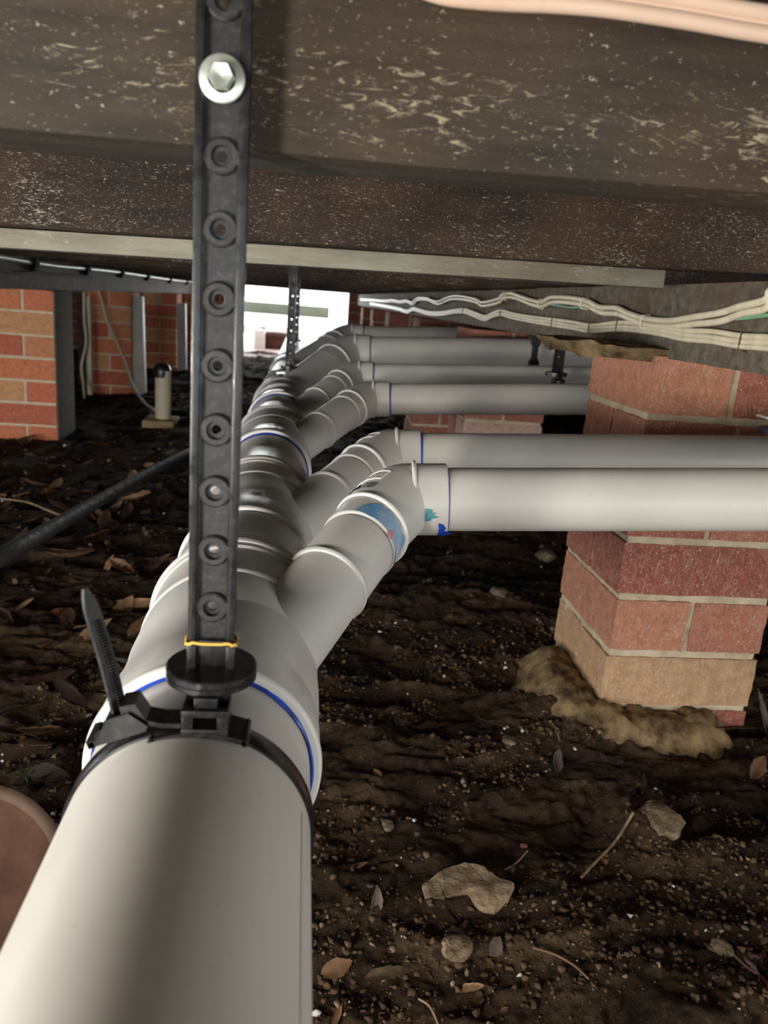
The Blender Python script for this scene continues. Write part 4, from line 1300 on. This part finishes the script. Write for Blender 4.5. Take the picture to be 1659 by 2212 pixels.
for k in range(14):
    me_o = leaf_bm(rl.uniform(0.045, 0.095), rl.uniform(0.007, 0.015), rl.uniform(-0.3, 0.9), rl.uniform(-0.7, 0.9), k)
    mme = bpy.data.meshes.new('dead_leaf'); me_o.to_mesh(mme); me_o.free(); mme.shade_smooth()
    mme.materials.append(LEAFM[[0, 1, 1, 2, 2, 0, 1][k % 7]])
    LEAVES.append(mme)
def add_leaf(x, y, s, rot, mesh=None, mat=None, label='dead brown leaf lying in the litter left of the drain', group='leaf litter left of the drain', dz=0.003):
    o = bpy.data.objects.new('dead_leaf', mesh or rl.choice(LEAVES))
    o.location = (x, y, gz(x, y) + dz)
    o.rotation_euler = rot; o.scale = (s, s, s)
    COL.objects.link(o)
    return tag(o, label, 'leaf', group)
cnt = 0
while cnt < 290:
    yy = rl.uniform(0.75, 3.2) if cnt < 240 else rl.uniform(3.0, 5.5)
    # world x of the strip of soil seen left of the drain
    xl = px(-20, 1400, y=yy).x; xr = min(-0.10, px(430, 1200, y=yy).x + 0.05)
    xx = rl.uniform(xl, xr)
    add_leaf(xx, yy, rl.uniform(0.7, 1.25), (rl.uniform(-0.4, 0.4), rl.uniform(-0.4, 0.4), rl.uniform(0, 6.28)), dz=rl.uniform(0.001, 0.012))
    cnt += 1
def named_leaf(u, v, L, W, rot, mat, label, curl=0.5, bend=0.5, seed=1, dz=0.006):
    P = px(u, v, z=-0.570)
    bm = leaf_bm(L, W, curl, bend, seed)
    o = obj('dead_leaf', bm, mat, None, 60)
    o.location = (P.x, P.y, gz(P.x, P.y) + dz); o.rotation_euler = rot
    return tag(o, label, 'leaf')
named_leaf(235, 1235, 0.060, 0.013, (0.3, -1.2, 0.3), LEAFM[0], 'tan leaf standing on edge above the tie tail', 0.3, 0.3, 50)
named_leaf(265, 1300, 0.070, 0.016, (0.6, -0.9, 0.9), LEAFM[0], 'broad tan leaf leaning against the one on edge, left of the strap', 0.4, 0.4, 51)
named_leaf(205, 1380, 0.070, 0.014, (0.2, -0.5, 0.5), LEAFM[0], 'tan brown leaf just left of the upright tie tail', 0.4, 0.4, 52)
named_leaf(135, 1325, 0.040, 0.010, (0.7, 0.3, 0.4), M_LEAF_RED, 'russet leaf fragment far left of the tie tail', 0.4, 0.2, 53)
named_leaf(300, 1360, 0.060, 0.010, (0.3, -0.3, 1.2), LEAFM[0], 'narrow tan leaf close beside the drain', 0.4, 0.4, 54)
named_leaf(100, 1680, 0.055, 0.013, (0.5, 0.4, 0.6), LEAFM[3], 'curled grey leaf above the terracotta saucer', 0.9, 0.8, 55)
named_leaf(810, 1955, 0.030, 0.006, (0.5, -1.3, 1.3), LEAFM[3], 'pale curled leaf standing up beside the drain, lower middle', 0.9, 0.7, 56)
named_leaf(1197, 1650, 0.034, 0.008, (0.6, -0.5, 1.2), LEAFM[3], 'folded grey leaf on the soil before the pier footing', 0.9, 0.9, 57)
named_leaf(1200, 1612, 0.018, 0.006, (0.9, -0.6, 1.8), LEAFM[3], 'small pale leaf just behind the folded grey leaf', 0.5, 0.4, 58)
named_leaf(1640, 1560, 0.075, 0.011, (0.4, -1.1, 1.9), LEAFM[3], 'long grey leaf leaning on the pier footing at the right edge', 0.5, 0.3, 59, 0.03)
named_leaf(1585, 1590, 0.060, 0.008, (0.3, 0.2, 2.8), LEAFM[1], 'brown leaf stalk lying against the pier footing', 0.4, 0.3, 60, 0.02)
named_leaf(1635, 1650, 0.050, 0.010, (0.6, -0.3, 0.7), LEAFM[0], 'tan leaf below the long grey one at the right edge', 0.8, 0.6, 61)
named_leaf(730, 2080, 0.030, 0.008, (0.4, -0.2, 0.3), LEAFM[0], 'small tan leaf beside the drain near the bottom', 0.6, 0.4, 62)
named_leaf(845, 2090, 0.050, 0.006, (0.1, 0.05, 0.25), M_TWIG, 'narrow dry leaf blade near the bottom of the drain', 0.2, 0.1, 63)
named_leaf(1070, 2045, 0.020, 0.007, (0.7, -0.4, 0.9), LEAFM[3], 'small dark grey leaf below the stone flake', 0.4, 0.3, 64)
named_leaf(1620, 2100, 0.022, 0.005, (0.5, -0.6, 2.4), LEAFM[3], 'slim pale leaf near the lower right corner', 0.6, 0.3, 65)
for k in range(34):
    u = rl.uniform(690, 1650); v = rl.uniform(1250, 2190)
    if 1180 < u and v < 1650: continue
    P = px(u, v, z=-0.572)
    add_leaf(P.x, P.y, rl.uniform(0.25, 0.5), (rl.uniform(-0.4, 0.4), rl.uniform(-0.4, 0.4), rl.uniform(0, 6.28)),
             label='small dark dead leaf half sunk in the soil right of the drain', group='leaf scraps right of the drain', dz=0.001)
def twig(pts2, r, label, mat=M_TWIG, dz=0.004):
    pts = []
    for u, v in pts2:
        P = px(u, v, z=-0.570); pts.append((P.x, P.y, gz(P.x, P.y) + dz))
    n = len(pts)
    tube_thing('dry_twig', pts, r, mat, label, 'twig', seg=7, per=5)
twig([(1258, 1883), (1290, 1850), (1330, 1815), (1362, 1788)], 0.0016, 'pale straight twig leaning up the ridge in the lower right', dz=0.008)
twig([(1090, 1880), (1115, 1862), (1140, 1838)], 0.0008, 'thin short twig above the tan stone flake')
twig([(905, 2150), (930, 2170), (955, 2205)], 0.0010, 'thin curved twig at the bottom, right of the drain')
twig([(0, 1085), (60, 1095), (115, 1112), (160, 1120)], 0.0025, 'long tan twig on the soil above the black hose', dz=0.02)
twig([(1560, 2030), (1600, 2075), (1630, 2110)], 0.0012, 'dark twig slanting near the lower right corner', LEAFM[1])
twig([(1150, 2050), (1200, 2070), (1240, 2095), (1270, 2125)], 0.0011, 'brown rootlet in the soil at the lower right centre', LEAFM[1])
# weed sprig
P = px(62, 1685, z=-0.565)
t_ = thing('weed_seedling', (P.x, P.y, gz(P.x, P.y)), 'tiny green seedling above the terracotta saucer', 'plant')
bm = newbm(); z0 = gz(P.x, P.y)
sweep(bm, [(P.x, P.y, z0), (P.x - 0.004, P.y, z0 + 0.014)], 0.0006, 6)
obj('stem', bm, M_WEED, t_, 60)
for k, a in enumerate((0.2, 2.2, 3.6, 5.0)):
    bm = newbm(); c = Vector((P.x - 0.004, P.y, z0 + 0.014)); dd = Vector((math.cos(a), math.sin(a), 0.3)) * 0.016; ss = Vector((-math.sin(a), math.cos(a), 0)) * 0.003
    v = [bm.verts.new(c), bm.verts.new(c + dd * 0.5 + ss), bm.verts.new(c + dd), bm.verts.new(c + dd * 0.5 - ss)]
    bm.faces.new(v); bmesh.ops.solidify(bm, geom=bm.faces[:], thickness=0.0004)
    obj('leaf', bm, M_WEED, t_, 60)

# crumbs of soil: uncountable, one object
def crumbs(name, n, smin, smax, mats, label, seed, region):
    rng = np.random.RandomState(seed)
    base = newbm(); bmesh.ops.create_icosphere(base, subdivisions=1, radius=1.0)
    bv = np.array([v.co[:] for v in base.verts]); bf = np.array([[v.index for v in f.verts] for f in base.faces]); base.free()
    x = rng.uniform(region[0], region[1], n); y = rng.uniform(region[2], region[3], n)
    keep = fbm(x * 7 + 50, y * 9 + 3, 3) + rng.rand(n) * 0.25 > 0.58
    x, y = x[keep], y[keep]; n = len(x)
    s = smin + (smax - smin) * rng.rand(n) ** 3.0
    z = ground(x, y) + s * 0.25
    nv = len(bv)
    co = np.zeros((n, nv, 3))
    jit = 1 + (rng.rand(n, nv) - 0.5) * 1.1
    ax = rng.uniform(0.6, 1.3, (n, 1, 3)); ax[:, :, 2] *= 0.75
    th = rng.uniform(0, 6.28, n)
    loc = bv[None] * jit[..., None] * ax * s[:, None, None]
    c_, s_ = np.cos(th)[:, None], np.sin(th)[:, None]
    co[..., 0] = loc[..., 0] * c_ - loc[..., 1] * s_ + x[:, None]
    co[..., 1] = loc[..., 0] * s_ + loc[..., 1] * c_ + y[:, None]
    co[..., 2] = loc[..., 2] + z[:, None]
    f = (bf[None] + (np.arange(n) * nv)[:, None, None]).reshape(-1, 3)
    me = bpy.data.meshes.new(name)
    me.vertices.add(n * nv); me.vertices.foreach_set('co', co.astype(np.float32).ravel())
    me.loops.add(f.size); me.loops.foreach_set('vertex_index', f.ravel().astype(np.int32))
    me.polygons.add(len(f)); me.polygons.foreach_set('loop_start', np.arange(0, f.size, 3, dtype=np.int32))
    me.update(calc_edges=True); me.validate()
    for mt in mats: me.materials.append(mt)
    w = rng.choice(len(mats), n, p=[0.885, 0.10, 0.015][:len(mats)] if len(mats) == 3 else None)
    me.polygons.foreach_set('material_index', np.repeat(w, len(bf)).astype(np.int32))
    o = bpy.data.objects.new(name, me); COL.objects.link(o)
    return tag(o, label, 'soil', kind='stuff')
crumbs('soil_crumbs', 40000, 0.0006, 0.0042, [M_CRUMB, M_CRUMBL, M_GRIT], 'loose crumbs of soil and grit scattered over the ground', 3, (-0.35, 0.85, 0.45, 1.35))
crumbs('coarse_soil_crumbs', 9000, 0.0015, 0.008, [M_CRUMB, M_CRUMBL, M_GRIT], 'coarser crumbs and chips over the farther ground', 5, (-1.3, 0.9, 1.2, 5.5))
